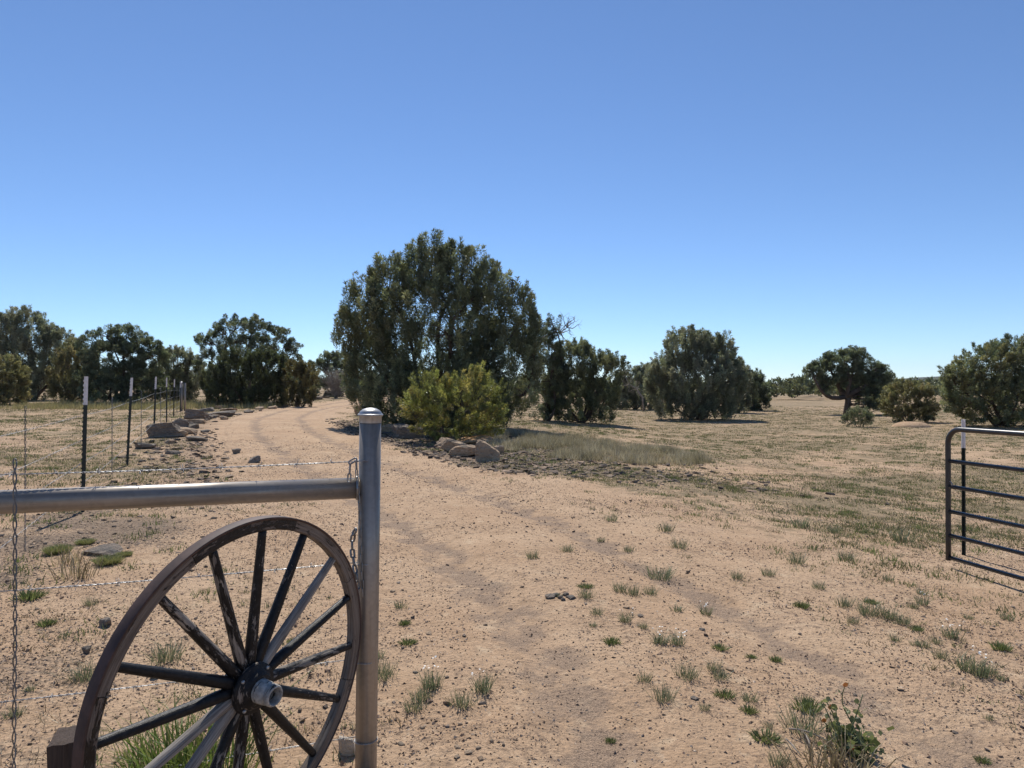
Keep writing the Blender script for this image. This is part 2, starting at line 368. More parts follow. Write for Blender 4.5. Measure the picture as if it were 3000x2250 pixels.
def lines(a, b, fine, lo, hi, grow):
    L = list(np.arange(a, b + 1e-9, fine)); s = fine
    while L[-1] < hi: s *= grow; L.append(L[-1] + s)
    s = fine
    while L[0] > lo: s *= grow; L.insert(0, L[0] - s)
    return np.array(L)

xs = lines(-4.0, 5.6, 0.065, -6000, 6000, 1.075); ys = lines(1.7, 9.0, 0.065, -600, 9000, 1.06)
X, Y = np.meshgrid(xs, ys); X = X.ravel(); Y = Y.ravel(); Z = H(X, Y)
g, ch, tr, e, d_ = ground_masks(X, Y)
nx, ny = len(xs), len(ys); i = np.arange(ny - 1)[:, None]; j = np.arange(nx - 1)[None]
Q = np.stack([i * nx + j, i * nx + j + 1, (i + 1) * nx + j + 1, (i + 1) * nx + j], -1).reshape(-1, 4)
obj('ground', mesh('ground', np.c_[X, Y, Z], Q, cols=np.c_[g, ch, tr * 0], smooth=True), M['ground'], kind='structure')

RS = catmull(ROAD[::4], 30); tg = np.gradient(RS[:, :2], axis=0); tg /= np.linalg.norm(tg, axis=1)[:, None]
nr = np.c_[tg[:, 1], -tg[:, 0]]; U = np.linspace(-1, 1, 61)
wob = 1 + 0.10 * (fbm(np.arange(len(RS)) * 0.35, np.zeros(len(RS)), 0.5, 4) - 0.5)[:, None] * np.ones_like(U)
RX = RS[:, None, 0] + nr[:, None, 0] * U * RS[:, None, 2] * wob; RY = RS[:, None, 1] + nr[:, None, 1] * U * RS[:, None, 2] * wob
lift = 0.007 + 0.0012 * np.clip(RY, 0, 60)
RZ = H(RX.ravel(), RY.ravel()).reshape(RX.shape) + lift - (lift + 0.03) * sst(0.86, 1.0, np.abs(U))[None]
g, ch, tr, e, d_ = ground_masks(RX.ravel(), RY.ravel())
m_, n_ = RX.shape; i = np.arange(m_ - 1)[:, None]; j = np.arange(n_ - 1)[None]
Q = np.stack([i * n_ + j, i * n_ + j + 1, (i + 1) * n_ + j + 1, (i + 1) * n_ + j], -1).reshape(-1, 4)
obj('dirt_road', mesh('dirt_road', np.c_[RX.ravel(), RY.ravel(), RZ.ravel()], Q, cols=np.c_[g * 0.3, ch * 0.4, tr], smooth=True), M['road'], kind='structure')

hx = np.linspace(-3200, 3200, 260); rows = []
prof = 26 + 60 * sst(-200, -1500, hx) + 16 * (fbm(hx, hx * 0, 0.0016, 8) - 0.5) + 30 * np.exp(-((hx - 1680) / 230) ** 2) + 8 * np.exp(-((hx - 1050) / 240) ** 2) - 8
for k_, (yy, f) in enumerate([(2200, -0.05), (2400, 0.35), (2600, 0.75), (2800, 1.0), (3000, 0.8), (3300, -0.1)]):
    rows.append(np.c_[hx, np.full_like(hx, yy) + 60 * noise(hx, hx * 0, 0.004, k_), prof * f + 5 * (noise(hx, hx * 0, 0.012, 20 + k_) - 0.5)])
V = np.vstack(rows); n_ = len(hx); i = np.arange(5)[:, None]; j = np.arange(n_ - 1)[None]
Q = np.stack([i * n_ + j, i * n_ + j + 1, (i + 1) * n_ + j + 1, (i + 1) * n_ + j], -1).reshape(-1, 4)
obj('hills', mesh('hills', V, Q, smooth=True), M['hill'], kind='structure')

# ---------------------------------------------------------------- vegetation builders
def unit(a): return a / (np.linalg.norm(a, axis=-1, keepdims=True) + 1e-9)

def sprigs(P, D, L, W, C, r):
    """one narrow diamond leaf spray for each point"""
    n = len(P); D = unit(D); q = unit(np.cross(D, r.normal(size=(n, 3))))
    L = L[:, None]; W = W[:, None]
    V = np.stack([P - D * L * 0.1 + q * W * 0.5, P + D * L, P - q * W * 0.5], 1).reshape(-1, 3)
    return V, np.arange(n * 3).reshape(-1, 3), np.repeat(C, 3, axis=0)

def clump_foliage(C, A, cl, cr, ns, sl, sw, pal, r, tipcol=0.25):
    """plumes of sprays: C centres, A axes, cl length, cr radius"""
    n = len(C); A = unit(A); t = r.random((n, ns)) ** 0.8; rad = np.sqrt(r.random((n, ns))) * np.sin(np.pi * (0.12 + 0.84 * t)) ** 0.8
    s1 = unit(np.cross(A, np.array([0.3, 0.9, 0.2]))); s2 = np.cross(A, s1); th = r.random((n, ns)) * 6.283
    R = s1[:, None] * np.cos(th)[..., None] + s2[:, None] * np.sin(th)[..., None]
    P = C[:, None] + A[:, None] * ((t - 0.5) * cl[:, None])[..., None] + R * (rad * cr[:, None])[..., None]
    D = A[:, None] * 0.8 + R * 0.75 + r.normal(size=(n, ns, 3)) * 0.3
    pal = np.array(pal); w = r.random((n, 1, 1)) ; k_ = r.integers(0, len(pal), n)
    base = pal[k_][:, None] * (0.72 + 1.0 * w ** 1.5); c = base * (0.7 + 0.55 * r.random((n, ns, 1))) * (1 + tipcol * (t[..., None] - 0.5))
    N = n * ns
    return sprigs(P.reshape(N, 3), D.reshape(N, 3), sl * (0.6 + 0.8 * r.random(N)), sw * (0.6 + 0.8 * r.random(N)), c.reshape(N, 3), r)

def lobe_points(lobes, dens, r, up=0.0, inner=0.35):
    P, N = [], []
    Ls = np.array(lobes)
    for L in Ls:
        rx, ry, rz = L[3:]; area = 4 * np.pi * ((rx * ry) ** 1.6 / 3 + (rx * rz) ** 1.6 / 3 + (ry * rz) ** 1.6 / 3) ** (1 / 1.6)
        n = max(6, int(area * dens)); d = unit(r.normal(size=(n, 3))); d[:, 2] += up; d = unit(d)
        f = 1 - inner * r.random(n) ** 1.6 * 1.3
        p = L[:3] + d * f[:, None] * L[3:]; nn = unit(d / L[3:])
        keep = np.ones(n, bool)
        for K in Ls:
            if K is L: continue
            q = np.linalg.norm((p - K[:3]) / K[3:], axis=1); keep &= (q > 0.72) | (r.random(n) < 0.12)
        P.append(p[keep]); N.append(nn[keep])
    return np.vstack(P), np.vstack(N)

def limb(mb, a, b, r0, r1, r, sag=0.12, n=6, sides=6):
    a = np.array(a, float); b = np.array(b, float); L = np.linalg.norm(b - a); t = np.linspace(0, 1, n)[:, None]
    off = r.normal(size=3) * L * sag; off2 = r.normal(size=3) * L * sag * 0.5
    P = a + (b - a) * t + off * np.sin(np.pi * t) + off2 * np.sin(2 * np.pi * t)
    mb.tube(P, r0 + (r1 - r0) * np.linspace(0, 1, n), sides, cap=True); return P

JUN = [(0.115, 0.128, 0.068), (0.145, 0.152, 0.078), (0.095, 0.11, 0.06), (0.165, 0.165, 0.088)]
OLV = [(0.175, 0.16, 0.075), (0.14, 0.138, 0.068), (0.19, 0.16, 0.08)]
DRK = [(0.09, 0.108, 0.063), (0.11, 0.125, 0.072), (0.13, 0.14, 0.08)]
GRN = [(0.165, 0.172, 0.112), (0.14, 0.15, 0.095), (0.185, 0.18, 0.122)]
YEL = [(0.22, 0.215, 0.06), (0.175, 0.185, 0.055), (0.25, 0.21, 0.07), (0.15, 0.155, 0.05)]

def tree(name, label, bx, by, D, lobes_px, pal, style='juniper', seed=1, dens=5.0, cl=0.5, cr=0.13, ns=40, sl=0.11, sw=0.035, group=None,
         stems=4, trunk=0.16, up=0.25, twigs=120, dead=0, depth=1.0, cat='tree', inner=0.4, skirt=0.0, bole=0.0):
    r = np.random.default_rng(seed); x0 = (bx - CX) / F * D; y0 = D; z0 = hz(x0, y0); s = D / F
    root = empty(name, (x0, y0, z0), label, cat, group)
    lobes = []
    for L in lobes_px:
        cx, cy, rx, ry = L[:4]; dy = L[4] if len(L) > 4 else 0.0
        lobes.append(((cx - bx) * s, dy, CAMZ - (cy - HY) * s - z0, rx * s, (rx * s * 0.7 + ry * s * 0.3) * depth, ry * s))
    if skirt:
        La = np.array(lobes); x_0 = (La[:, 0] - La[:, 3]).min(); x_1 = (La[:, 0] + La[:, 3]).max(); ht = (La[:, 2] + La[:, 5]).max()
        for f in (-0.5, 0.0, 0.5): lobes.append(((x_0 + x_1) / 2 * 0.7 + f * (x_1 - x_0) * 0.42 * skirt, -0.1, ht * 0.17, (x_1 - x_0) * 0.26 * skirt, (x_1 - x_0) * 0.32 * skirt, ht * 0.2))
    dens *= 1.65; ns = int(ns * 3.3); sl *= 0.86; sw *= 0.98; trunk *= 0.55; cl *= 1.15; cr *= 0.85; pal = np.array(pal) * np.array([1.28, 1.3, 1.38])
    P, N = lobe_points(lobes, dens, r, up, inner)
    keep = P[:, 2] > 0.12; P, N = P[keep], N[keep]; n = len(P)
    if style == 'juniper': A = N * 0.28 + np.array([0, 0, 0.9]) + r.normal(size=(n, 3)) * 0.2
    elif style == 'bush': A = N * 0.8 + np.array([0, 0, 0.55]) + r.normal(size=(n, 3)) * 0.25
    else: A = N * 0.9 + np.array([0, 0, 0.25]) + r.normal(size=(n, 3)) * 0.4
    if style == 'pine': sel = r.random(n) < 0.8; P, N, A = P[sel], N[sel], A[sel]; n = len(P)
    lcl = cl * (0.6 + 0.8 * r.random(n)); lcr = cr * (0.65 + 0.7 * r.random(n))
    V, Q, C = clump_foliage(P, A, lcl, lcr, ns, sl, sw, pal, r)
    obj('crown', mesh('crown', V, Q, cols=C), M['leaf'], root)
    mb = MB(); forks = []
    Ls = np.array(lobes)
    for i in range(stems):
        L = Ls[i % len(Ls)]; b = L[:3] + r.normal(size=3) * L[3:] * 0.15; b[2] = max(b[2], 0.3)
        a = np.array([r.normal() * trunk * 0.7, r.normal() * trunk * 0.7, -0.1])
        if bole:
            if i == 0: forks.append(limb(mb, (0, 0, -0.1), (0.05, 0, bole), trunk * 1.15, trunk * 0.8, r, 0.03, 8, 9))
            a = np.array([0.05, 0, bole * (0.75 + 0.2 * r.random())])
        forks.append(limb(mb, a, b, trunk * (0.75 + 0.4 * r.random()), trunk * 0.28, r, 0.10, 9, 8))
    F_ = np.vstack(forks); pick = r.choice(n, min(n, twigs), replace=False)
    for q in pick:
        d = np.linalg.norm(F_ - P[q], axis=1) + np.maximum(0, F_[:, 2] - P[q][2]) * 2; k_ = d.argmin()
        limb(mb, F_[k_], P[q] + N[q] * 0.05, trunk * 0.2, trunk * 0.03, r, 0.09, 5, 4)
    for q in range(dead):
        L = Ls[r.integers(len(Ls))]; d = unit(r.normal(size=3) + np.array([0, -0.4, 0.2])); b = L[:3] + d * L[3:] * (0.9 + 0.25 * r.random())
        b[2] = max(b[2], 0.2); k_ = (np.linalg.norm(F_ - b, axis=1)).argmin()
        limb(mb, F_[k_], b, trunk * 0.14, trunk * 0.03, r, 0.10, 6, 4)
    obj('trunk', mb.mesh('trunk'), M['bark'], root)
    return root

# ---------------------------------------------------------------- trees
tree('juniper_tree', 'tall broad juniper with pointed plumes standing beside the bend of the dirt road', 1285, 1262, 24.6,
     [(1255, 805, 80, 105), (1160, 860, 85, 110), (1085, 925, 80, 110), (1035, 985, 52, 80), (1350, 835, 90, 115), (1430, 880, 80, 100), (1510, 940, 70, 95), (1545, 1010, 42, 90), (1270, 960, 200, 180), (1100, 1090, 95, 120), (1270, 1100, 190, 140), (1480, 1090, 105, 150)],
     JUN, 'juniper', 11, skirt=0.8, dens=7.6, cl=0.58, cr=0.145, ns=40, sl=0.115, sw=0.032, stems=9, trunk=0.2, twigs=420, up=0.15, inner=0.45, depth=0.9)
tree('juniper_bush', 'bright yellow-green juniper bush in front of the tall juniper beside the road', 1330, 1292, 18.6,
     [(1260, 1180, 75, 85), (1395, 1175, 80, 90), (1330, 1195, 110, 85), (1230, 1215, 45, 60), (1435, 1215, 42, 65)],
     YEL, 'bush', 12, skirt=0.75, dens=13, cl=0.36, cr=0.075, ns=36, sl=0.075, sw=0.022, stems=10, trunk=0.045, twigs=260, dead=14, up=0.2, cat='bush', inner=0.5)
tree('pinyon_tree', 'dark open pinyon pine showing its branches behind the tall juniper', 1600, 1228, 33,
     [(1590, 1010, 50, 60), (1625, 1060, 45, 55), (1600, 1120, 60, 90), (1625, 945, 26, 20)], DRK, 'pine', 13, skirt=0.8, dens=6, cl=0.34, cr=0.17, ns=40, sl=0.11, sw=0.03,
     stems=4, trunk=0.15, twigs=90, dead=8)
tree('juniper_tree', 'mid-sized rounded juniper with grey dead top growing right behind the dry grass patch', 1700, 1226, 33.5,
     [(1690, 1090, 80, 85), (1760, 1110, 65, 75), (1660, 1140, 70, 80), (1745, 1150, 70, 65), (1810, 1070, 22, 30), (1630, 1150, 45, 70)],
     JUN, 'juniper', 14, skirt=0.85, dens=6, cl=0.42, cr=0.13, ns=40, sl=0.12, sw=0.036, stems=7, trunk=0.12, twigs=220, dead=24)
tree('juniper_tree', 'large egg-shaped grey-green juniper with upright plumes standing alone on the grass', 2040, 1222, 44,
     [(2010, 1050, 75, 80), (2070, 1070, 80, 85), (2040, 1120, 140, 85), (1945, 1130, 60, 75), (2130, 1130, 55, 80), (2015, 1010, 30, 45), (2110, 1040, 40, 55)],
     GRN, 'juniper', 15, skirt=0.85, dens=3.8, cl=0.75, cr=0.17, ns=44, sl=0.16, sw=0.044, stems=9, trunk=0.16, twigs=260, up=0.2)
tree('juniper_tree', 'narrow juniper peeking out behind the large egg-shaped juniper', 2165, 1190, 56, [(2165, 1115, 35, 55), (2150, 1140, 40, 45)],
     GRN, 'juniper', 16, skirt=0.85, dens=3, cl=0.7, cr=0.2, ns=40, sl=0.19, sw=0.055, stems=4, trunk=0.14, twigs=60)
tree('juniper_bush', 'low dark green juniper mound between the egg-shaped juniper and the far woods', 2212, 1192, 62, [(2210, 1135, 36, 42), (2195, 1155, 40, 36), (2235, 1160, 22, 26)],
     DRK, 'bush', 17, skirt=0.9, dens=3, cl=0.7, cr=0.2, ns=40, sl=0.19, sw=0.055, stems=4, trunk=0.12, twigs=60, cat='bush')
tree('juniper_tree', 'spreading juniper with dark forked trunks and a rounded umbrella crown', 2480, 1212, 53,
     [(2465, 1060, 55, 28), (2500, 1045, 40, 22), (2545, 1085, 32, 35), (2380, 1090, 24, 22), (2425, 1085, 45, 28), (2585, 1110, 24, 40), (2560, 1130, 45, 35), (2440, 1125, 40, 25), (2550, 1165, 45, 38), (2500, 1095, 45, 30), (2590, 1155, 28, 40), (2530, 1125, 40, 35)],
     DRK, 'pine', 18, dens=5, cl=0.5, cr=0.24, ns=44, sl=0.15, sw=0.045, stems=7, trunk=0.42, twigs=200, bole=1.5)
tree('juniper_bush', 'olive juniper bush with dead inner twigs between the umbrella juniper and the gate', 2662, 1236, 41,
     [(2650, 1165, 52, 48), (2690, 1175, 40, 50), (2625, 1190, 38, 40), (2715, 1200, 25, 30)], OLV, 'bush', 19, skirt=0.75, dens=6, cl=0.42, cr=0.12, ns=38, sl=0.13, sw=0.036, stems=8, trunk=0.07, twigs=160, dead=22, cat='bush')
tree('juniper_tree', 'large loose juniper with thin brownish top twigs behind the open gate', 2930, 1250, 36.5,
     [(2900, 1080, 85, 70), (2970, 1060, 70, 75), (3060, 1090, 90, 90), (2850, 1140, 80, 65), (2930, 1150, 110, 75), (3040, 1170, 100, 70), (2800, 1120, 40, 50), (2830, 1180, 60, 40)],
     JUN + OLV[:1], 'bush', 20, skirt=0.7, dens=4.6, cl=0.5, cr=0.14, ns=40, sl=0.13, sw=0.038, stems=10, trunk=0.15, twigs=300, dead=30)
tree('sagebrush', 'small grey-green sagebrush shrub on the open grass before the umbrella juniper', 2515, 1250, 36,
     [(2515, 1222, 28, 26), (2540, 1230, 20, 18), (2490, 1232, 20, 15)], [(0.13, 0.135, 0.075), (0.11, 0.12, 0.065)], 'bush', 21, dens=24, cl=0.3, cr=0.05, ns=22, sl=0.08, sw=0.022, stems=8, trunk=0.02, twigs=60, cat='shrub')
# beyond the fence, left of the road
tree('juniper_tree', 'tall pale loose juniper with several bare stems at the west end of the fence trees', 95, 1166, 56,
     [(70, 960, 60, 50), (20, 975, 45, 55), (110, 1010, 70, 60), (165, 1010, 40, 50), (60, 1060, 75, 60), (150, 1070, 60, 55), (200, 1040, 35, 45), (-60, 1000, 60, 80)],
     GRN, 'juniper', 22, skirt=0.6, dens=2.6, cl=0.75, cr=0.2, ns=40, sl=0.19, sw=0.05, stems=8, trunk=0.24, twigs=240)
tree('juniper_bush', 'rounded olive juniper bush below the tall pale loose juniper', 15, 1172, 47, [(10, 1105, 55, 60), (-50, 1100, 60, 60), (40, 1130, 30, 40)],
     OLV, 'bush', 23, skirt=0.9, dens=4, cl=0.55, cr=0.15, ns=40, sl=0.16, sw=0.042, stems=6, trunk=0.08, twigs=80, cat='bush')
tree('juniper_bush', 'olive brown juniper bush left of the dark pinyon by the T-posts', 215, 1168, 50, [(215, 1070, 50, 62), (190, 1110, 45, 50), (255, 1115, 45, 48)],
     OLV, 'juniper', 24, skirt=0.9, dens=4, cl=0.6, cr=0.16, ns=40, sl=0.16, sw=0.044, stems=6, trunk=0.1, twigs=90, cat='bush')
tree('pinyon_tree', 'dark spreading pinyon with a ragged double top behind the row of T-posts', 340, 1172, 48,
     [(310, 990, 42, 36), (370, 985, 36, 34), (400, 1020, 50, 40), (265, 1020, 32, 36), (340, 1050, 85, 60), (440, 1040, 35, 45), (300, 1110, 70, 50), (400, 1110, 80, 55), (470, 1055, 25, 35)],
     DRK, 'pine', 25, skirt=0.8, dens=3.6, cl=0.5, cr=0.24, ns=46, sl=0.16, sw=0.045, stems=9, trunk=0.22, twigs=220, dead=10)
tree('juniper_tree', 'smaller olive juniper between the two dark pinyons behind the fence', 520, 1170, 52, [(520, 1060, 45, 40), (490, 1095, 45, 50), (555, 1100, 40, 50), (510, 1130, 60, 36)],
     GRN + OLV[1:2], 'juniper', 26, skirt=0.9, dens=3.6, cl=0.55, cr=0.17, ns=40, sl=0.17, sw=0.046, stems=6, trunk=0.12, twigs=100)
tree('pinyon_tree', 'airy round-topped pinyon with sky showing between its clumps left of the road', 730, 1172, 50,
     [(680, 970, 55, 40), (745, 965, 50, 36), (620, 1010, 45, 40), (810, 1000, 50, 45), (720, 1030, 90, 50), (850, 1055, 30, 40), (630, 1060, 50, 40), (860, 1020, 20, 25)],
     DRK + GRN[:1], 'pine', 27, dens=3.0, cl=0.42, cr=0.2, ns=44, sl=0.15, sw=0.045, stems=10, trunk=0.2, twigs=260)
tree('juniper_bush', 'wide dark olive juniper thicket at the foot of the airy pinyon', 740, 1178, 44, [(700, 1100, 70, 70), (780, 1095, 65, 65), (640, 1120, 50, 55), (740, 1130, 110, 45)],
     [(0.066, 0.072, 0.03), (0.052, 0.062, 0.028)], 'juniper', 28, skirt=0.95, dens=4.6, cl=0.5, cr=0.14, ns=40, sl=0.15, sw=0.04, stems=8, trunk=0.1, twigs=120, cat='bush')
tree('juniper_bush', 'small rusty olive juniper bush at the road edge beside the dark thicket', 880, 1172, 43, [(865, 1110, 40, 50), (905, 1120, 28, 45)],
     [(0.115, 0.092, 0.036), (0.09, 0.078, 0.032)], 'juniper', 29, skirt=0.9, dens=5.5, cl=0.45, cr=0.12, ns=40, sl=0.14, sw=0.038, stems=5, trunk=0.07, twigs=60, cat='bush')
tree('pinyon_tree', 'flat-topped distant pinyon where the dirt road disappears', 985, 1166, 70, [(960, 1065, 40, 28), (1010, 1060, 40, 26), (930, 1085, 25, 30), (985, 1095, 65, 35), (1035, 1090, 40, 40)],
     DRK + GRN[:1], 'pine', 30, skirt=0.8, dens=2.4, cl=0.55, cr=0.27, ns=44, sl=0.2, sw=0.06, stems=8, trunk=0.2, twigs=120)
tree('juniper_bush', 'dusty green juniper thicket between the dead-topped juniper and the egg-shaped juniper', 1860, 1182, 64,
     [(1850, 1120, 45, 40), (1900, 1115, 40, 48), (1830, 1145, 40, 30), (1880, 1150, 60, 30)], GRN, 'juniper', 31, skirt=0.95, dens=2.8, cl=0.6, cr=0.2, ns=40, sl=0.2, sw=0.055, stems=6, trunk=0.12, twigs=80, dead=20, cat='bush')
tree('juniper_bush', 'dark juniper bush half hidden behind the right side of umbrella juniper', 2590, 1200, 70, [(2580, 1130, 40, 36), (2560, 1160, 36, 28)],
     DRK, 'bush', 32, skirt=0.9, dens=2.6, cl=0.6, cr=0.2, ns=40, sl=0.2, sw=0.055, stems=4, trunk=0.1, twigs=30, cat='bush')

def bare_shrub(name, label, bx, by, D, w, h, seed, n=160):
    r = np.random.default_rng(seed); x0 = (bx - CX) / F * D; mb = MB()
    for q in range(14):
        b = np.array([r.normal() * w * 0.22, r.normal() * w * 0.2, h * (0.45 + 0.4 * r.random())]); P = limb(mb, (0, 0, -0.05), b, 0.035, 0.015, r, 0.1, 6, 5)
        for z in range(n // 14):
            k_ = r.integers(2, 6); d = unit(r.normal(size=3) + np.array([0, 0, 0.6])); d[2] = abs(d[2])
            limb(mb, P[k_], P[k_] + d * w * 0.32 * np.array([1.2, 1, 0.9]), 0.014, 0.005, r, 0.1, 5, 3)
    root = empty(name, (x0, D, hz(x0, D)), label, 'shrub'); obj('branches', mb.mesh('branches'), M['deadwood'], root); return root
bare_shrub('bare_shrub', 'leafless grey shrub at the end of the dirt road', 985, 1166, 60, 2.9, 2.5, 40, 420)

def snag(name, label, P, seed):
    r = np.random.default_rng(seed); mb = MB(); P = np.array(P, float); mb.tube(P, np.linspace(0.09, 0.02, len(P)), 6)
    for q in range(26):
        k_ = r.integers(1, len(P)); d = unit(r.normal(size=3) + unit(P[-1] - P[0]) * 0.8)
        c = limb(mb, P[k_], P[k_] + d * 0.7, 0.025, 0.006, r, 0.12, 5, 4)
        for z in range(2): limb(mb, c[3], c[3] + unit(r.normal(size=3) + d) * 0.35, 0.01, 0.004, r, 0.1, 4, 3)
    o = obj(name, mb.mesh(name), M['deadwood']); tag(o, label, 'dead branch'); return o
s_ = 33 / F
base = np.array([(1590 - CX) * s_, 33.0, CAMZ - (985 - HY) * s_])
snag('dead_branch', 'bare dead branch poking out to the right of the dark pinyon', [base + np.array([dx, 0.1 * dx, dz]) for dx, dz in ((-0.3, -0.5), (0.1, -0.05), (0.5, 0.16), (0.85, 0.2), (1.15, 0.42))], 41)
s_ = 60 / F; x0 = (1875 - CX) * s_; b0 = hz(x0, 60)
snag('dead_tree', 'leaning grey dead tree arching before the dusty green thicket', [(x0 + 0.3, 60, b0 - 0.1), (x0 + 0.2, 60, b0 + 1.2), (x0 - 0.3, 60, b0 + 1.9), (x0 - 0.9, 60.2, b0 + 2.3), (x0 - 1.3, 60.3, b0 + 3.1)], 42)

# far woodland: one mass of small crowns
r = np.random.default_rng(50); Cn, An, Cl, Cr = [], [], [], []
for q in range(300):
    y = 118 + 90 * r.random() ** 1.3; x = (-0.75 + 1.6 * r.random()) * y
    if x / y < -0.12: y += 0
    w = 1.2 + 1.6 * r.random(); h = 2.2 + 2.2 * r.random(); z0 = hz(x, y)
    m = 26; d = unit(r.normal(size=(m, 3))); d[:, 2] = np.abs(d[:, 2]) * 1.1 - 0.12
    Cn.append(np.array([x, y, z0 + h * 0.35]) + d * np.array([w, w, h * 0.62]) * (0.7 + 0.4 * r.random((m, 1)))); An.append(d * 0.4 + [0, 0, 0.9]); Cl.append(np.full(m, 1.0)); Cr.append(np.full(m, 0.42))
V, Q, C = clump_foliage(np.vstack(Cn), np.vstack(An), np.concatenate(Cl), np.concatenate(Cr), 16, 0.6, 0.3, DRK + JUN, r)
obj('distant_woodland', mesh('distant_woodland', V, Q, cols=C), M['leaf'], kind='stuff', label='distant belt of junipers along the far edge of the grassland', category='woodland')

# ---------------------------------------------------------------- rocks
ICO = bmesh.new(); bmesh.ops.create_icosphere(ICO, subdivisions=4, radius=1.0)
IV = np.array([v.co[:] for v in ICO.verts]); IF = np.array([[v.index for v in f.verts] for f in ICO.faces]); ICO.free()
ICO = bmesh.new(); bmesh.ops.create_icosphere(ICO, subdivisions=2, radius=1.0)
IV2 = np.array([v.co[:] for v in ICO.verts]); IF2 = np.array([[v.index for v in f.verts] for f in ICO.faces]); ICO.free()

def rock_mesh(seed, size, boxy=0.5, lo=False):
    r = np.random.default_rng(seed); D, Fc = (IV2, IF2) if lo else (IV, IF)
    K = unit(np.vstack([np.eye(3), -np.eye(3)]) + r.normal(size=(6, 3)) * 0.24); dk = 0.62 + 0.32 * r.random(6)
    K2 = unit(r.normal(size=(9, 3))); d2 = 0.86 + 0.4 * r.random(9) + boxy * 0.1
    K = np.vstack([K, K2]); dk = np.concatenate([dk, d2]); dt = D @ K.T
    rad = np.where(dt > 1e-3, dk / np.maximum(dt, 1e-3), 9).min(axis=1); rad = np.minimum(rad, 1.4)
    V = D * rad[:, None]
    nn = fbm(V[:, 0] * 1.3 + seed, V[:, 1] * 1.3 + V[:, 2] * 2.1, 3.0, seed, 5) - 0.5; nn = nn + 0.35 * (fbm(V[:, 1] * 1.7 - seed, V[:, 2] * 2.3 + V[:, 0], 9.0, seed + 40, 3) - 0.5)
    V = V * (1 + 0.15 * nn + 0.10 * (noise(V[:, 2] * 5 + V[:, 0] * 0.8, V[:, 1] * 0.8 + seed, 1.6, seed + 3) - 0.5))[:, None]
    return mesh('rock', V * np.array(size) * 0.5 / 0.85, Fc, smooth=False)

def place(px, py):
    if px < 700: return 'behind the wheel and brace rail'
    if px < 1300: return 'beside the capped gate post'
    if px > 2580: return 'below the open gate'
    if px > 2150 and py > 2030: return 'around the globe mallow'
    if 1560 < px < 1760 and py < 1800: return 'by the low rock cluster'
    if py < 1720: return 'at the edge of thin range grass'
    if px > 2030: return 'between the globe mallow and the gate'
    return 'in the middle of the bare driveway'

rk = 100; GL = 'rocks lining the left edge of the road'
def rock(label, x0, x1, y0, y1, mt='rock', yaw=0.0, deep=0.8, tilt=(0, 0), group=None, name='rock', sink=0.15):
    global rk; rk += 1
    b = G((x0 + x1) / 2, y1); s = b.y / F; w = (x1 - x0) * s; h = (y1 - y0) * s
    dp = w * deep; vis = h - dp * 0.8 * (CAMZ - b.z) / b.y if h > 0.3 * w else h * 0.6
    hh = max(vis, h * 0.45, 0.008) * (0.8 if group and 'lining' in group else 1)
    o = obj(name, rock_mesh(rk, (w, dp, hh * (1 + sink)), lo=(x1 - x0) < 26), M[mt]); o.location = (b.x, b.y + dp * 0.4, b.z + hh * 0.5 - hh * sink * 0.5)
    o.rotation_euler = (tilt[0] + rng.normal() * 0.07, tilt[1] + rng.normal() * 0.09, yaw); tag(o, label, 'rock', group); return o

rock('tan angular sandstone slab at the left of the roadside rock pile', 1283, 1366, 1286, 1326, 'sand_rock', 0.2, 0.7, (0, 0.12))
rock('low tan sandstone boulder in the middle of the roadside rock pile', 1332, 1396, 1308, 1338, 'sand_rock', -0.2, 0.8)
rock('flat slab with orange lichen lying at the back of roadside rock pile', 1334, 1436, 1274, 1303, 'orange_rock', 0.1, 0.9, (0.05, 0.02))
rock('upright square brown sandstone block at the right of roadside rock pile', 1390, 1457, 1300, 1352, 'sand_rock', 0.15, 0.75)
rock('small pale rock tucked behind the square sandstone block', 1450, 1474, 1303, 1330, 'sand_rock', 0.5, 1.0)
rock('long dark flat-topped boulder lying left of the yellow-green bush', 1143, 1252, 1246, 1286, 'rock', -0.05, 0.55)
rock('small pale wedge rock beside the long flat-topped boulder', 1119, 1152, 1243, 1265, 'sand_rock', 0.4)
rock('brown rounded boulder behind the long flat-topped boulder', 1161, 1220, 1217, 1252, 'rock', 0.3)
rock('reddish brown boulder under the low branches of the tall juniper', 1040, 1096, 1188, 1218, 'sand_rock', 0.1)
GL = 'rocks lining the left edge of the road'; LL = 'dark weathered rock lining the left edge of the dirt road'; LT = 'tan sandstone rock lining the left edge of the dirt road'; GT = 'tan rocks lining the left edge of the road'
rock('broad domed dark rock at the foot of a T-post beside the road', 428, 512, 1244, 1282, 'rock', 0.1, 0.8)
rock('pointed rock leaning on the broad domed rock beside the road', 496, 541, 1232, 1268, 'rock', 0.6, 0.9, (0, 0.3))
for a in ((460, 497, 1233, 1249), (550, 580, 1241, 1256), (600, 669, 1201, 1222), (626, 652, 1184, 1198), (680, 724, 1170, 1184), (729, 777, 1165, 1184), (786, 830, 1169, 1181),
          (888, 932, 1158, 1172), (918, 962, 1154, 1166), (703, 737, 1177, 1191), (640, 690, 1190, 1203), (575, 618, 1192, 1206), (655, 685, 1206, 1216), (760, 800, 1178, 1187), (835, 870, 1168, 1176), (590, 625, 1212, 1226)):
    tan = rng.random() > 0.6; rock(LT if tan else LL, *a, 'sand_rock' if tan else 'rock', rng.random() * 2, 0.8, group=GT if tan else GL)
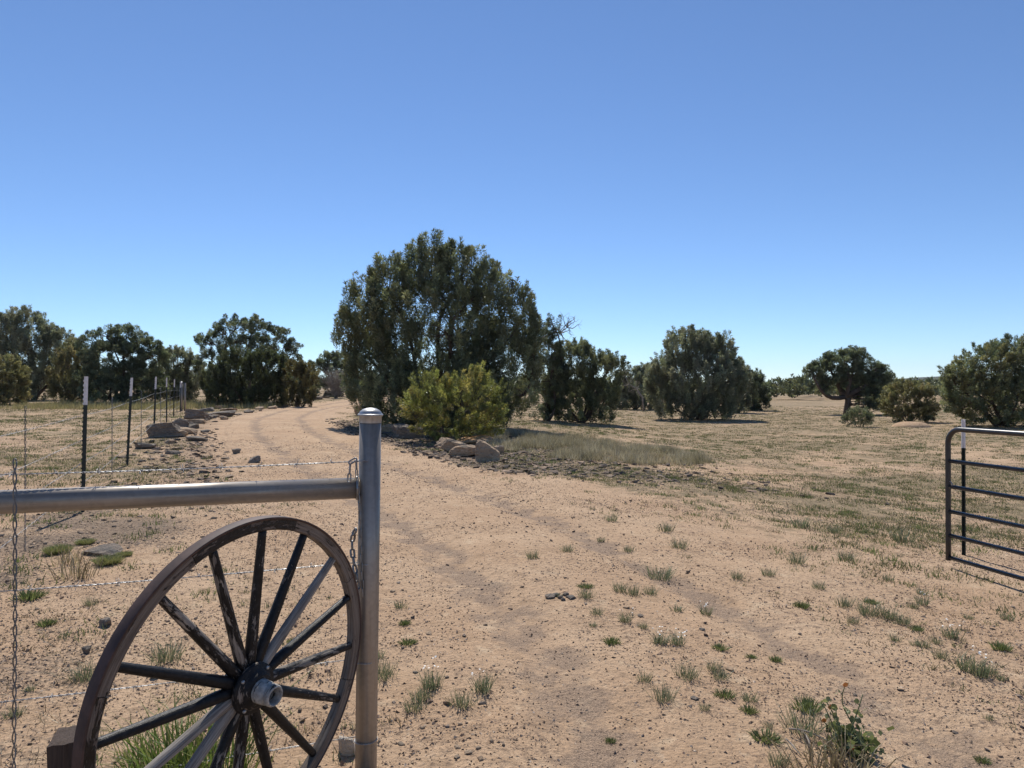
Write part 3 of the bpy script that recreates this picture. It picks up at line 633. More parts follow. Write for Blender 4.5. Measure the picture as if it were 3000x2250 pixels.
for q in range(34):
    k_ = int(len(ROAD) * (0.47 + 0.33 * q / 34)); a_ = ROAD[k_]; t_ = ROAD[k_ + 1] - ROAD[k_ - 1]; t_ = t_[:2] / np.linalg.norm(t_[:2]); off = a_[2] + 0.35 + 1.1 * rng.random()
    w = 0.18 + 0.42 * rng.random() ** 1.5; x_, y_ = a_[0] - t_[1] * off, a_[1] + t_[0] * off + rng.normal() * 0.5; rk += 1; h_ = w * (0.22 + 0.3 * rng.random())
    o = obj('rock', rock_mesh(rk, (w, w * 0.8, h_), lo=True), M['sand_rock' if q % 2 else 'rock']); o.location = (x_, y_, hz(x_, y_) + h_ * 0.3); o.rotation_euler = (rng.normal() * 0.1, rng.normal() * 0.1, rng.random() * 6); tag(o, LT if q % 2 else LL, 'rock', GT if q % 2 else GL)
rock('tall dark pyramid-shaped rock beside the pipe end post', 524, 598, 1200, 1234, 'rock', 0.2, 0.8, (0, -0.1))
rock('flat pale slab lying at the foot of the dark pyramid rock', 508, 592, 1222, 1241, 'sand_rock', 0.1, 0.9)
rock('small black stone at the left edge of the dirt road, on bare dirt', 680, 702, 1314, 1330, 'rock', 0.2, 0.9)
rock('black stone with a smaller cap on the bare dirt of road edge', 730, 758, 1340, 1359, 'rock', 0.4, 0.8)
rock('low grey flat rock half buried between green cushion plants', 236, 334, 1598, 1628, 'rock', 0.1, 0.7)
rock('pale limestone rock lying behind the wagon wheel at the galvanised gate post', 992, 1040, 2160, 2222, 'pale_rock', 0.3, 0.9)
for a in ((1600, 1624, 1744, 1758), (1616, 1641, 1739, 1752), (1636, 1650, 1748, 1760), (1650, 1666, 1740, 1751), (1662, 1688, 1748, 1759), (1642, 1656, 1755, 1765)):
    rock('lumpy grey rock in the low cluster set in bare driveway dirt', *a, 'rock', rng.random() * 3, 0.9, group='low rock cluster in the driveway')
for a in ((440, 470, 1955, 1985), (290, 320, 1805, 1835), (240, 262, 1890, 1915)):
    rock('small loose stone on the dirt behind the wagon wheel', *a, 'rock', rng.random() * 3, 0.9, group='loose stones behind the wheel')
for px, py, s_ in ((1216, 1978, 16), (1257, 1864, 18), (1440, 2180, 14), (1475, 2190, 12), (1348, 2130, 16), (1836, 1788, 18), (1876, 1812, 18), (2057, 1852, 18), (2140, 1970, 26), (2035, 2055, 24), (1310, 1992, 12), (1238, 2140, 14), (1174, 2190, 20),
                   (2505, 2045, 14), (1180, 1905, 12), (1400, 2200, 16), (1600, 1990, 10), (1680, 1968, 10), (1340, 2200, 22), (1372, 2215, 26), (1408, 2232, 20), (1338, 2228, 24), (1150, 1740, 18), (1360, 1870, 12)):
    rock('small dark loose stone ' + place(px, py), px - s_ * 0.45, px + s_ * 0.45, py - s_ * 0.5, py, 'sand_rock' if py > 2125 or rng.random() < 0.3 else 'rock', rng.random() * 3, 0.9, group='loose stones ' + place(px, py))

def stones(name, x, y, size, colors, seed, flat=0.6, kind='stuff', tiny=False, **kw):
    r = np.random.default_rng(seed); n = len(x); z = S(x, y)
    B = np.array([[1, 0, -0.5], [-0.5, 0.87, -0.5], [-0.5, -0.87, -0.5], [0.4, 0.6, 0.8], [-0.75, 0, 0.8], [0.4, -0.6, 0.8]])
    T = np.array([[0, 1, 3], [1, 4, 3], [1, 2, 4], [2, 5, 4], [2, 0, 5], [0, 3, 5], [3, 4, 5]])
    if tiny: B = np.array([[1, 0, -0.4], [-0.5, 0.87, -0.4], [-0.5, -0.87, -0.4], [0.1, 0.05, 0.9]]); T = np.array([[0, 1, 3], [1, 2, 3], [2, 0, 3]])
    nv = len(B); k_ = B[None] * (0.6 + 0.6 * r.random((n, nv, 1))) + r.normal(size=(n, nv, 3)) * 0.22
    sc = size[:, None] * np.stack([0.7 + 0.6 * r.random(n), 0.7 + 0.6 * r.random(n), flat * (0.6 + 0.7 * r.random(n))], 1) * 0.5
    k_ = k_ * sc[:, None]; th = r.random(n) * 6.283; c, s = np.cos(th)[:, None], np.sin(th)[:, None]
    V = np.stack([k_[..., 0] * c - k_[..., 1] * s, k_[..., 0] * s + k_[..., 1] * c, k_[..., 2]], -1)
    V += np.stack([x, y, z + sc[:, 2] * 0.35], -1)[:, None]
    pal = np.array(colors); cc = pal[r.integers(0, len(pal), n)] * (0.7 + 0.6 * r.random((n, 1)))
    return obj(name, mesh(name, V.reshape(-1, 3), (np.arange(n)[:, None, None] * nv + T[None]).reshape(-1, 3), cols=np.repeat(cc, nv, axis=0)), M['litter'], kind=kind, **kw)

def scatter(n, y0, y1, r, power=2.0, sp=0.8):
    """points thinning out with distance over the land the view covers and a margin"""
    u = r.random(n); a = 2 - power
    y = (y0 ** a + u * (y1 ** a - y0 ** a)) ** (1 / a) if abs(a) > 1e-6 else y0 * (y1 / y0) ** u
    x = (r.random(n) * 2 - 1) * (y * sp + 0.8); return x, y

r = np.random.default_rng(60)
x, y = scatter(240000, 1.7, 18, r, 1.75); kp = r.random(len(x)) < np.clip(fbm(x, y, 1.0, 66, 4) * 3.2 - 0.95, 0.2, 1); x, y = x[kp], y[kp]
stones('pebbles', x, y, 0.005 + 0.014 * r.random(len(x)) ** 3 + 0.0007 * y, [(0.18, 0.125, 0.09), (0.30, 0.20, 0.135), (0.11, 0.085, 0.07), (0.44, 0.31, 0.21), (0.24, 0.165, 0.115), (0.5, 0.39, 0.29), (0.15, 0.125, 0.11)], 61, tiny=True,
       label='fine pebbles and crumbs strewn over the bare dirt', category='pebbles')
x, y = scatter(15000, 1.9, 24, r, 1.65); kp = r.random(len(x)) < np.clip(fbm(x, y, 0.8, 67, 4) * 3.6 - 1.35, 0.05, 1); x, y = x[kp], y[kp]; 
stones('clods', x, y, 0.008 + 0.026 * r.random(len(x)) ** 5 + 0.0009 * y, [(0.12, 0.09, 0.07), (0.20, 0.14, 0.10), (0.36, 0.25, 0.17), (0.17, 0.135, 0.11), (0.28, 0.19, 0.13)], 62, 0.55,
       label='scattered dirt clods and dark stone chips on the open ground', category='stones')
x = r.random(90000) * 16 - 9; y = 4 + r.random(90000) * 40
g, ch, tr, e, d_ = ground_masks(x, y); kp = r.random(len(x)) < ch ** 1.3 * 0.62; x, y = x[kp], y[kp]
stones('stone_chips', x, y, (0.05 + 0.13 * r.random(len(x)) ** 2.5) * (0.3 + 0.7 * sst(6, 12, y)), [(0.085, 0.066, 0.053), (0.14, 0.105, 0.08), (0.22, 0.165, 0.12), (0.11, 0.09, 0.075), (0.28, 0.2, 0.14)], 63, 0.35,
       label='bed of dark broken stone flakes beside the dirt road', category='stone chips')

# ---------------------------------------------------------------- grasses and weeds
def blades1(x, y, h, w, lean, c, r):
    n = len(x); z = S(x, y); th = r.random(n) * 6.283; q = np.stack([np.cos(th), np.sin(th), np.zeros(n)], -1) * w[:, None] * 0.5; ph = r.random(n) * 6.283; l = lean * r.random(n) * h
    p = np.stack([x, y, z - 0.004], -1); t = p + np.stack([np.cos(ph) * l, np.sin(ph) * l, h], -1)
    return np.stack([p - q, p + q, t], 1).reshape(-1, 3), np.arange(n * 3).reshape(-1, 3), np.repeat(c, 3, axis=0)

def blades(x, y, h, w, lean, c, r, z=None):
    """one bent blade (two triangles) for each point"""
    n = len(x); z = S(x, y) if z is None else z; th = r.random(n) * 6.283; q = np.stack([np.cos(th), np.sin(th), np.zeros(n)], -1)
    p = np.stack([x, y, z - 0.004], -1); ph = r.random(n) * 6.283; l = np.stack([np.cos(ph), np.sin(ph), np.zeros(n)], -1) * (lean * r.random(n))[:, None]
    m = p + l * 0.35 * h[:, None] + np.array([0, 0, 0.6]) * h[:, None]; t = p + l * h[:, None] + np.array([0, 0, 1.0]) * (h * np.sqrt(np.maximum(0.1, 1 - (lean * 0.5) ** 2)))[:, None]
    V = np.stack([p - q * w[:, None] / 2, p + q * w[:, None] / 2, m + q * w[:, None] * 0.35, t, m - q * w[:, None] * 0.35], 1).reshape(-1, 3)
    b = np.arange(n) * 5
    return V, np.stack([b, b + 1, b + 2, b + 4], -1), np.stack([b + 4, b + 2, b + 3], -1), np.repeat(c, 5, axis=0)

def tuft_field(name, x, y, nb, h, w, spread, lean, pal, seed, label, cat):
    r = np.random.default_rng(seed); n = len(x); X = np.repeat(x, nb); Y = np.repeat(y, nb); sp = np.repeat(spread, nb)
    X = X + r.normal(size=n * nb) * sp; Y = Y + r.normal(size=n * nb) * sp
    pal = np.array(pal); c = np.repeat(pal[r.integers(0, len(pal), n)] * (0.75 + 0.5 * r.random((n, 1))), nb, axis=0) * (0.75 + 0.5 * r.random((n * nb, 1)))
    V, T, C = blades1(X, Y, np.repeat(h, nb) * (0.5 + 0.8 * r.random(n * nb)), np.repeat(w, nb) * 1.2, lean, c, r)
    return obj(name, mesh(name, V, T, cols=C), M['blade'], kind='stuff', label=label, category=cat)

TURF = [(0.17, 0.18, 0.085), (0.22, 0.21, 0.11), (0.27, 0.235, 0.135), (0.13, 0.15, 0.07), (0.32, 0.27, 0.17), (0.11, 0.095, 0.055)]
r = np.random.default_rng(70)
x, y = scatter(64000, 3.2, 75, r, 1.85, 0.82)
g, ch, tr, e, d_ = ground_masks(x, y)
pn = fbm(x, y, 1.1, 90, 4); kp = (r.random(len(x)) < g * 1.25) & (pn > 0.66 - 0.30 * g); x, y = x[kp], y[kp]
tuft_field('short_grass', x, y, 9, 0.02 + 0.022 * r.random(len(x)) + 0.0004 * y, 0.005 + 0.0005 * y, 0.035 + 0.035 * r.random(len(x)) + 0.001 * y, 0.9, TURF, 71, 'short dry green turf covering the open rangeland', 'grass')
x, y = scatter(5200, 2.2, 12, r, 1.5, 0.85); d_, w_, a_ = road_dist(x, y); kp = (d_ < -w_ * 0.75) & (fbm(x, y, 1.3, 57, 4) > 0.4); x, y = x[kp], y[kp]
tuft_field('dead_stalks', x, y, 7, 0.015 + 0.035 * r.random(len(x)) ** 2, np.full(len(x), 0.0035), 0.03 + 0.04 * r.random(len(x)), 2.6, [(0.13, 0.09, 0.06), (0.24, 0.18, 0.12), (0.36, 0.29, 0.2), (0.09, 0.07, 0.05)], 75, 'brown dead stalks and litter over the dirt by the fence', 'dead stalks')
x, y = scatter(5200, 2.3, 14, r, 1.3, 0.82); d_, w_, a_ = road_dist(x, y); kp = (np.abs(d_) > w_ * 0.55) & (fbm(x, y, 0.7, 58, 4) > 0.5 + 0.12 * (d_ < 0)) & (r.random(len(x)) < 0.25 + 0.07 * y); x, y = x[kp], y[kp]
tuft_field('seedlings', x, y, 12, 0.012 + 0.035 * r.random(len(x)) ** 1.5, np.full(len(x), 0.004) + 0.0003 * y, 0.012 + 0.03 * r.random(len(x)), 1.3, [(0.16, 0.18, 0.09), (0.22, 0.22, 0.13), (0.28, 0.24, 0.15), (0.13, 0.14, 0.075), (0.18, 0.13, 0.08)], 76, 'tiny seedlings and sprouting grass dotted over the dirt', 'seedlings')
# greener low clumps
x, y = scatter(2600, 4.0, 30, r, 1.6, 0.82); g, ch, tr, e, d_ = ground_masks(x, y); kp = (r.random(len(x)) < 0.12 + g * 0.8) & (e > 0.2); x, y = x[kp], y[kp]
tuft_field('green_clumps', x, y, 34, 0.035 + 0.03 * r.random(len(x)), np.full(len(x), 0.006) + 0.0003 * y, 0.05 + 0.05 * r.random(len(x)), 0.9,
           [(0.12, 0.155, 0.055), (0.15, 0.18, 0.07), (0.17, 0.18, 0.085)], 72, 'low green grass clumps dotted over the rangeland', 'grass')
# pale bunch grass patch behind the rock pile
xx = -0.5 + 6.4 * r.random(9000); yy = 14.6 + 12 * r.random(9000)
ax = (xx + 0.5) / 5.2; mid_ = 19.6 - 1.9 * ax; hw = 3.9 * np.sqrt(np.clip(1 - (ax - 0.25) ** 2 / 0.62, 0, 1)) * (0.55 + 0.9 * fbm(xx, yy, 0.55, 91))
kp = (np.abs(yy - mid_) < hw) & (fbm(xx, yy, 1.4, 92) > 0.47); xx, yy = xx[kp][:1300], yy[kp][:1300]
tuft_field('dry_bunch_grass', xx, yy, 42, 0.07 + 0.15 * r.random(len(xx)), np.full(len(xx), 0.008), 0.05 + 0.06 * r.random(len(xx)), 0.9,
           [(0.45, 0.39, 0.30), (0.37, 0.32, 0.24), (0.52, 0.46, 0.37), (0.30, 0.265, 0.19), (0.20, 0.18, 0.12)], 73, 'patch of pale dry bunch grass behind the roadside rock pile', 'dry grass')
x = -30 + 38 * r.random(3000); y = 40 + 8 * r.random(3000) + 0.0; g, ch, tr, e, d_ = ground_masks(x, y); kp = (e > 1.0) & (d_ < 0); x, y = x[kp], y[kp]
tuft_field('tall_dry_grass', x, y, 10, 0.2 + 0.2 * r.random(len(x)), np.full(len(x), 0.02), 0.1 + 0.1 * r.random(len(x)), 0.6,
           [(0.36, 0.31, 0.18), (0.28, 0.26, 0.13)], 74, 'tall dry grass along the foot of the trees beyond the fence', 'dry grass')

def weed_mesh(seed, h, spread, nb, w, pal, style):
    r = np.random.default_rng(seed); pal = np.array(pal); x = np.clip(r.normal(size=nb), -1.5, 1.5) * spread * 0.35; y = np.clip(r.normal(size=nb), -1.5, 1.5) * spread * 0.35
    if style == 'cushion': hh = h * np.sqrt(np.maximum(0.15, 1 - (np.hypot(x, y) / (spread * 0.9)) ** 2)) * (0.7 + 0.5 * r.random(nb)); lean = 0.7
    else: hh = h * (0.4 + 0.7 * r.random(nb)); lean = 1.0
    c = pal[r.integers(0, len(pal), nb)] * (0.7 + 0.6 * r.random((nb, 1)))
    V, Q, T, C = blades(x, y, hh, np.full(nb, w), lean, c, r, z=np.zeros(nb))
    # outward splay
    n5 = np.repeat(np.stack([x, y], -1), 5, axis=0); V[:, :2] += n5 * (V[:, 2:3] / max(h, 1e-3)) * 0.8
    me = mesh('leaves', V, [Q, T], cols=C); me.materials.append(M['blade']); return me

def flower_mesh(seed, h, spread, n, rad=0.008):
    r = np.random.default_rng(seed); V, T = [], []
    for q in range(n):
        c = np.array([r.normal() * spread * 0.5, r.normal() * spread * 0.5, h * (0.75 + 0.4 * r.random())]); b = len(V)
        V.append(c + [0, 0, 0.003]); a0 = r.random() * 6; tl = r.normal(size=2) * 0.4
        for k_ in range(8):
            a = a0 + k_ * 0.785; rr = rad * (1.0 if k_ % 2 == 0 else 0.7); V.append(c + np.array([math.cos(a) * rr, math.sin(a) * rr, rr * (tl[0] * math.cos(a) + tl[1] * math.sin(a))]))
        for k_ in range(8): T.append((b, b + 1 + k_, b + 1 + (k_ + 1) % 8))
    me = mesh('flowers', np.array(V), np.array(T)); me.materials.append(M['white_petal']); return me

GRY = [(0.17, 0.20, 0.125), (0.22, 0.24, 0.16), (0.13, 0.155, 0.095), (0.27, 0.25, 0.16)]; LOW = [(0.15, 0.185, 0.075), (0.19, 0.215, 0.09), (0.13, 0.155, 0.07)]; BRN = [(0.28, 0.22, 0.14), (0.36, 0.30, 0.2), (0.2, 0.15, 0.1)]
WM = {'grey': [weed_mesh(200 + q, 0.65 + 0.15 * q, 0.6 + 0.12 * q, 70 + 12 * q, 0.034, GRY, 'tuft') for q in range(5)], 'low': [weed_mesh(210 + q, 0.35 + 0.1 * q, 0.9, 170, 0.06, LOW, 'cushion') for q in range(3)],
      'cushion': [weed_mesh(220 + q, 0.42, 0.8, 900, 0.028, [(0.21, 0.24, 0.09), (0.27, 0.27, 0.12), (0.34, 0.31, 0.18)], 'cushion') for q in range(3)],
      'flower': [weed_mesh(230 + q, 0.95, 0.7, 110, 0.032, GRY, 'tuft') for q in range(3)], 'dry': [weed_mesh(240 + q, 0.9, 0.9, 70, 0.03, BRN, 'tuft') for q in range(2)],
      'tall': [weed_mesh(250 + q, 1.0, 0.8, 240, 0.022, [(0.13, 0.19, 0.045), (0.17, 0.23, 0.06), (0.20, 0.22, 0.08)], 'tuft') for q in range(2)]}
FM = [flower_mesh(260 + q, 0.95, 0.55, 9, 0.06) for q in range(3)]
WL = {'grey': ('weed', 'small spiky grey-green weed', 'weeds'), 'low': ('low_weed', 'low leafy bright green weed', 'low weeds'),
      'flower': ('flowering_weed', 'grey-green weed with tiny white daisies', 'white-flowered weeds')}
wc = 0
def weed(kind, px, py, size, label=None, cat='weed', name=None, group=None):
    """size = width in photograph pixels"""
    global wc; wc += 1; b = G(px, py); s = size * b.y / F; nm, lb, gp = WL.get(kind, (name, label, group))
    o = obj(name or nm, None) if False else bpy.data.objects.new(name or nm, None); col.objects.link(o); o.location = b; o.scale = (s, s, s * (0.85 + 0.3 * rng.random())); o.rotation_euler = (0, 0, rng.random() * 6.28)
    pl = place(px, py); tag(o, label or f'{lb} {pl}', cat, group if label else f'{gp} {pl}')
    obj('leaves', WM[kind][wc % len(WM[kind])], None, o)
    if kind == 'flower': obj('flowers', FM[wc % len(FM)], None, o)['kind'] = 'stuff'
    return o

for px, py, s in ((1238, 2054, 60), (1214, 2087, 50), (1356, 2072, 50), (1120, 1990, 50), (1108, 1930, 45), (1173, 1785, 36), (1818, 1738, 36), (1853, 1748, 32), (1906, 1745, 26), (1983, 1795, 40), (1885, 1845, 28), (1889, 1999, 34),
                  (1942, 2055, 48), (1747, 1805, 24), (1737, 1840, 24), (2396, 1728, 36), (2497, 1830, 30), (2470, 1780, 36), (2642, 1832, 26), (2678, 1895, 30), (2705, 1900, 34), (2619, 1882, 26), (2741, 1890, 24), (2753, 1932, 28), (2931, 1996, 36), (2904, 1978, 34),
                  (2090, 1968, 36), (2108, 1992, 38), (2013, 1990, 44), (2194, 2058, 50), (2063, 2082, 34), (2280, 2245, 54), (2249, 2135, 22), (2353, 2145, 70), (2949, 1815, 44), (2836, 1812, 28), (2674, 1780, 26), (246, 1990, 60), (487, 1935, 60), (92, 2020, 36), (46, 2095, 50), (266, 1772, 30),
                  (2601, 1815, 44), (2545, 1806, 40), (1640, 1755, 22), (2893, 2112, 26), (2160, 1700, 30), (2250, 1690, 28), (2330, 1650, 34), (2700, 1740, 36), (2600, 1700, 34), (2480, 1640, 40), (1560, 1640, 26), (1660, 1620, 24), (1760, 1590, 28), (1840, 1620, 30), (1790, 1530, 30), (1950, 1560, 34), (1990, 1610, 30)):
    weed('grey', px, py, s)
for px, py, s in ((1196, 1890, 36), (1187, 1834, 26), (1792, 1890, 34), (1714, 1726, 32), (1788, 2178, 24), (2348, 1784, 30), (2108, 1905, 36), (2199, 1932, 24), (2271, 1942, 26), (2122, 2045, 44), (2192, 2090, 36), (2362, 2085, 56), (2240, 2170, 60), (2875, 2236, 32), (140, 1830, 34), (2683, 1850, 30), (2550, 1770, 30), (2930, 1900, 40), (860, 1880, 30)):
    weed('low', px, py, s)
for px, py, s in ((1267, 2020, 62), (1413, 2030, 56), (1832, 1826, 34), (1930, 1890, 48), (1983, 1893, 44), (2068, 1806, 32), (2787, 1868, 46), (2870, 1985, 60), (2700, 1770, 34)):
    weed('flower', px, py, s)
weed('tall', 600, 2305, 280, 'tall fresh green grass clump growing behind the wagon wheel spokes', 'grass', 'green_grass_clump')
weed('tall', 470, 2300, 200, 'feathery green grass clump at the foot of wheel beside the felloe', 'grass', 'green_grass_clump')
weed('grey', 2832, 1965, 84, 'largest rounded grey-green grass tuft on the driveway dirt below the gate', 'weed', 'grass_tuft')
weed('cushion', 252, 1592, 40, 'round mossy green cushion plant above the half-buried grey rock', 'plant', 'cushion_plant')
weed('cushion', 170, 1620, 58, 'green and straw cushion plant left of the half-buried grey rock', 'plant', 'cushion_plant')
weed('cushion', 318, 1650, 62, 'wide green cushion plant right below the half-buried grey rock', 'plant', 'cushion_plant')
weed('cushion', 366, 1628, 34, 'small green cushion plant touching the wide cushion plant', 'plant', 'cushion_plant')
weed('dry', 200, 1652, 70, 'brown withered weed between the cushion plants', 'weed', 'dry_weed')
weed('dry', 223, 1692, 90, 'straw coloured dry grass tuft below the cushion plants', 'grass', 'dry_grass_tuft')
weed('low', 86, 1752, 58, 'leafy green weed with a shadow beside the twisted wire stay', 'weed', 'leafy_weed')
for px, py, s in ((1718, 1755, 40), (1930, 1700, 60), (2345, 1545, 70), (2640, 1585, 70), (2440, 1560, 40)):
    weed('grey', px, py, s * 0.8)

# globe mallow with stems, leaves and orange flowers
def mallow():
    b = G(2490, 2215); r = np.random.default_rng(300); root = empty('globe_mallow', b, 'leafy globe mallow with orange flowers on upright stems beside dead twigs', 'plant')
    mb = MB(); LV, LQ, LC = [], [], []; n0 = 0; s = b.y / F
    tips = [(2405, 2065), (2420, 2062), (2440, 2075), (2485, 2025), (2525, 2040), (2525, 2140), (2460, 2110), (2500, 2120), (2560, 2180), (2570, 2190), (2440, 2150), (2545, 2200)]
    fl = []
    for q, (tx, ty) in enumerate(tips):
        t = np.array([(tx - 2490) * s, r.normal() * 0.06, (2215 - ty) * s]); P = limb(mb, (r.normal() * 0.015, r.normal() * 0.015, -0.01), t, 0.004, 0.002, r, 0.07, 8, 5)
        n = 18 if ty < 2130 else 10
        for k_ in range(n):
            u = r.random() ** 1.2; p = P[min(7, int(u * 8))] + r.normal(size=3) * 0.012; d = unit(r.normal(size=3) + np.array([0, -0.3, 0.25])); sz = (0.034 - 0.02 * u) * (0.6 + 0.8 * r.random())
            q1 = unit(np.cross(d, r.normal(size=3))); m = np.cross(d, q1) * 0.25
            ring = [p, p + (d * 0.25 + q1 * 0.42 + m * 0.5) * sz, p + (d * 0.7 + q1 * 0.5) * sz, p + (d * 1.05 + q1 * 0.12 + m * 0.6) * sz, p + (d * 1.0 - q1 * 0.15 + m * 0.4) * sz, p + (d * 0.65 - q1 * 0.5) * sz, p + (d * 0.2 - q1 * 0.4 + m * 0.5) * sz]
            LV += ring; LQ += [(n0, n0 + i + 1, n0 + i + 2) for i in range(5)]; n0 += 7
            LC += [np.array([(0.18, 0.20, 0.095), (0.22, 0.235, 0.115), (0.28, 0.28, 0.14)][r.integers(3)]) * (0.7 + 0.6 * r.random())] * 7
        if q in (3, 6, 10): fl.append(P[-1])
    for q in range(130):
        p = r.normal(size=3) * np.array([0.05, 0.05, 0.0]) + np.array([0.015, 0, 0.01 + 0.08 * r.random()]); d = unit(r.normal(size=3) + [0, -0.2, 0.2]); q1 = unit(np.cross(d, r.normal(size=3))); sz = 0.02 + 0.022 * r.random()
        LV += [p, p + (d * 0.5 + q1 * 0.5) * sz, p + d * sz, p + (d * 0.5 - q1 * 0.5) * sz]; LQ += [(n0, n0 + 1, n0 + 2), (n0, n0 + 2, n0 + 3)]; n0 += 4
        LC += [np.array([(0.14, 0.17, 0.075), (0.18, 0.20, 0.09)][r.integers(2)]) * (0.6 + 0.7 * r.random())] * 4
    obj('leaves', mesh('leaves', np.array(LV), np.array(LQ), cols=np.array(LC)), M['blade'], root); obj('stems', mb.mesh('stems'), M['stem'], root)
    for c in fl + [np.array([-0.02, -0.05, 0.05])]:
        V, T = [c], []
        for k_ in range(10):
            a = k_ * 0.628; rr = 0.013 * (1.0 if k_ % 2 else 0.8); V.append(c + np.array([math.cos(a) * rr, -0.004 - 0.3 * rr * math.sin(a), math.sin(a) * rr]) + [0, 0, 0.006])
        T = [(0, 1 + k_, 1 + (k_ + 1) % 10) for k_ in range(10)]
        obj('flower', mesh('flower', np.array(V), np.array(T)), M['orange_petal'], root)
mallow()
for q, (a, c, lab) in enumerate((((2310, 2160), (2500, 2225), 'long pale dead twig lying left of the globe mallow'), ((2300, 2190), (2345, 2225), 'short dark dead twig near the globe mallow'), ((2345, 2165), (2375, 2225), 'crooked dead twig at the edge of globe mallow'))):
    A, B = G(*a), G(*c); mb = MB(); limb(mb, np.array(A) + [0, 0, 0.03], np.array(B) + [0, 0, 0.008], 0.004, 0.0025, np.random.default_rng(310 + q), 0.06, 9, 5)
    tag(obj('dead_twig', mb.mesh('dead_twig'), M['deadwood']), lab, 'twig')
weed('dry', 2400, 2262, 150, 'tangle of dry grass stalks at the foot of globe mallow', 'grass', 'dry_grass_tuft')
weed('dry', 2480, 2275, 150, 'dry straw heap in front of the globe mallow', 'grass', 'dry_grass_tuft')
b = G(2670, 1250); mbp = MB(); pr = [(0.9 * math.cos(t) ** 0.7 if t < 1.57 else 0, 0.26 * math.sin(t) ** 1.4) for t in np.linspace(0, 1.57, 9)]
mbp.lathe([(1.0, -0.05)] + pr, 28); o = obj('ant_mound', mbp.mesh('ant_mound'), M['ground']); o.location = b; tag(o, 'low bare dirt mound in front of the olive juniper bush', 'mound')

# ---------------------------------------------------------------- gate post, brace rail, wheel
POST = np.array([-0.552, 2.668]); PZ = hz(*POST); PR = 0.0405
def post_thing(name, label, x, y, z0, top, rad, lean=(0.0, 0.0), cap=True):
    root = empty(name, (x, y, z0), label, 'post', rot=(lean[0], lean[1], 0))
    mb = MB(); h = top - z0 - rad * 0.6; mb.tube([(0, 0, -0.3), (0, 0, h * 0.5), (0, 0, h)], rad, 40); obj('pipe', mb.mesh('pipe'), M['galv'], root)
    mb = MB(); R = rad * 1.035
    dome = [(R * 1.03 * math.cos(t), h + 0.004 + rad * 0.62 * math.sin(t)) for t in np.linspace(0, 1.57, 9)]
    mb.lathe([(R * 0.99, h - 0.028), (R, h - 0.026), (R, h - 0.004), (R * 1.13, h - 0.001), (R * 1.15, h + 0.003), (R * 1.10, h + 0.006)] + dome, 40)
    obj('cap', mb.mesh('cap'), M['cap'], root); return root
gp = post_thing('gate_post', 'galvanised pipe gate post with domed cap beside the wagon wheel', POST[0], POST[1], PZ, CAMZ - (1198 - HY) * POST[1] / F, PR, (0, 0.012))
mb = MB()
for q in range(26):
    a = q / 25 * 6.283; 
CORN = np.array([-2.40, 2.12]); RZ_ = 1.071
post_thing('corner_post', 'galvanised pipe corner post where the brace rail meets the wire fence', CORN[0], CORN[1], hz(*CORN), 1.36, PR)
dv = (POST - CORN) / np.linalg.norm(POST - CORN); a = CORN + dv * PR * 0.7; b = POST - dv * PR * 0.72
mb = MB(); L = np.linalg.norm(b - a); mb.tube([(0, 0, 0), (0, 0, L * 0.5), (0, 0, L)], 0.0395, 40)
rail = obj('brace_rail', mb.mesh('brace_rail'), M['galv']); rail.location = (a[0], a[1], RZ_)
rail.rotation_euler = Vector((dv[0], dv[1], 0)).to_track_quat('Z', 'Y').to_euler(); tag(rail, 'thick galvanised pipe rail running level from the capped gate post', 'rail')

mb = MB(); th = np.linspace(0, 6.283, 49); wr_ = np.random.default_rng(9).normal(size=49) * 0.0012; wr_[-1] = wr_[0]
mb.tube(np.c_[np.cos(th) * (0.0405 + wr_), np.sin(th) * (0.0405 + wr_), L - 0.006 - 0.012 * np.abs(np.sin(th)) * 0], 0.0042, 7, cap=False); obj('weld_bead', mb.mesh('weld_bead'), M['chain'], rail)

# wagon wheel: centre, plane and radius measured from the rim
Dc = 2.15; aN, tN = math.radians(62.39), math.radians(-4.08)
n_ = Vector((math.sin(aN) * math.cos(tN), -math.cos(aN) * math.cos(tN), math.sin(tN))); u_ = Vector((math.cos(aN), math.sin(aN), 0)); v_ = n_.cross(u_)
Cw = Vector((-0.3702 * Dc, Dc, CAMZ - 0.4243 * Dc)); RW = 0.2396 * Dc; TW = 0.036
wheel = empty('wagon_wheel', (0, 0, 0), 'old wooden wagon wheel with flaking black spokes leaning on the gate post', 'wheel')
wheel.matrix_world = Matrix(((u_.x, v_.x, n_.x, Cw.x), (u_.y, v_.y, n_.y, Cw.y), (u_.z, v_.z, n_.z, Cw.z), (0, 0, 0, 1)))
def arc_prism(prof, a0, a1, n):
    """closed (r, z) outline swept from angle a0 to a1"""
    mb = MB(); prof = np.array(prof); m = len(prof); th = np.linspace(a0, a1, n)
    V = np.stack(np.broadcast_arrays(prof[None, :, 0] * np.cos(th)[:, None], prof[None, :, 0] * np.sin(th)[:, None], prof[None, :, 1]), -1).reshape(-1, 3)
    g = np.stack(np.broadcast_arrays((th * RW)[:, None], prof[None, :, 0], prof[None, :, 1]), -1).reshape(-1, 3)
    i = np.arange(n - 1)[:, None]; j = np.arange(m)[None]
    Q = np.stack([i * m + j, i * m + (j + 1) % m, (i + 1) * m + (j + 1) % m, (i + 1) * m + j], -1).reshape(-1, 4)
    k0, k1 = len(V), len(V) + 1; V = np.vstack([V, V[:m].mean(0), V[-m:].mean(0)]); g = np.vstack([g, g[:m].mean(0), g[-m:].mean(0)])
    T = [(k0, (q + 1) % m, q) for q in range(m)] + [(k1, (n - 1) * m + q, (n - 1) * m + (q + 1) % m) for q in range(m)]
    mb.add(V, Q, T, g); return mb
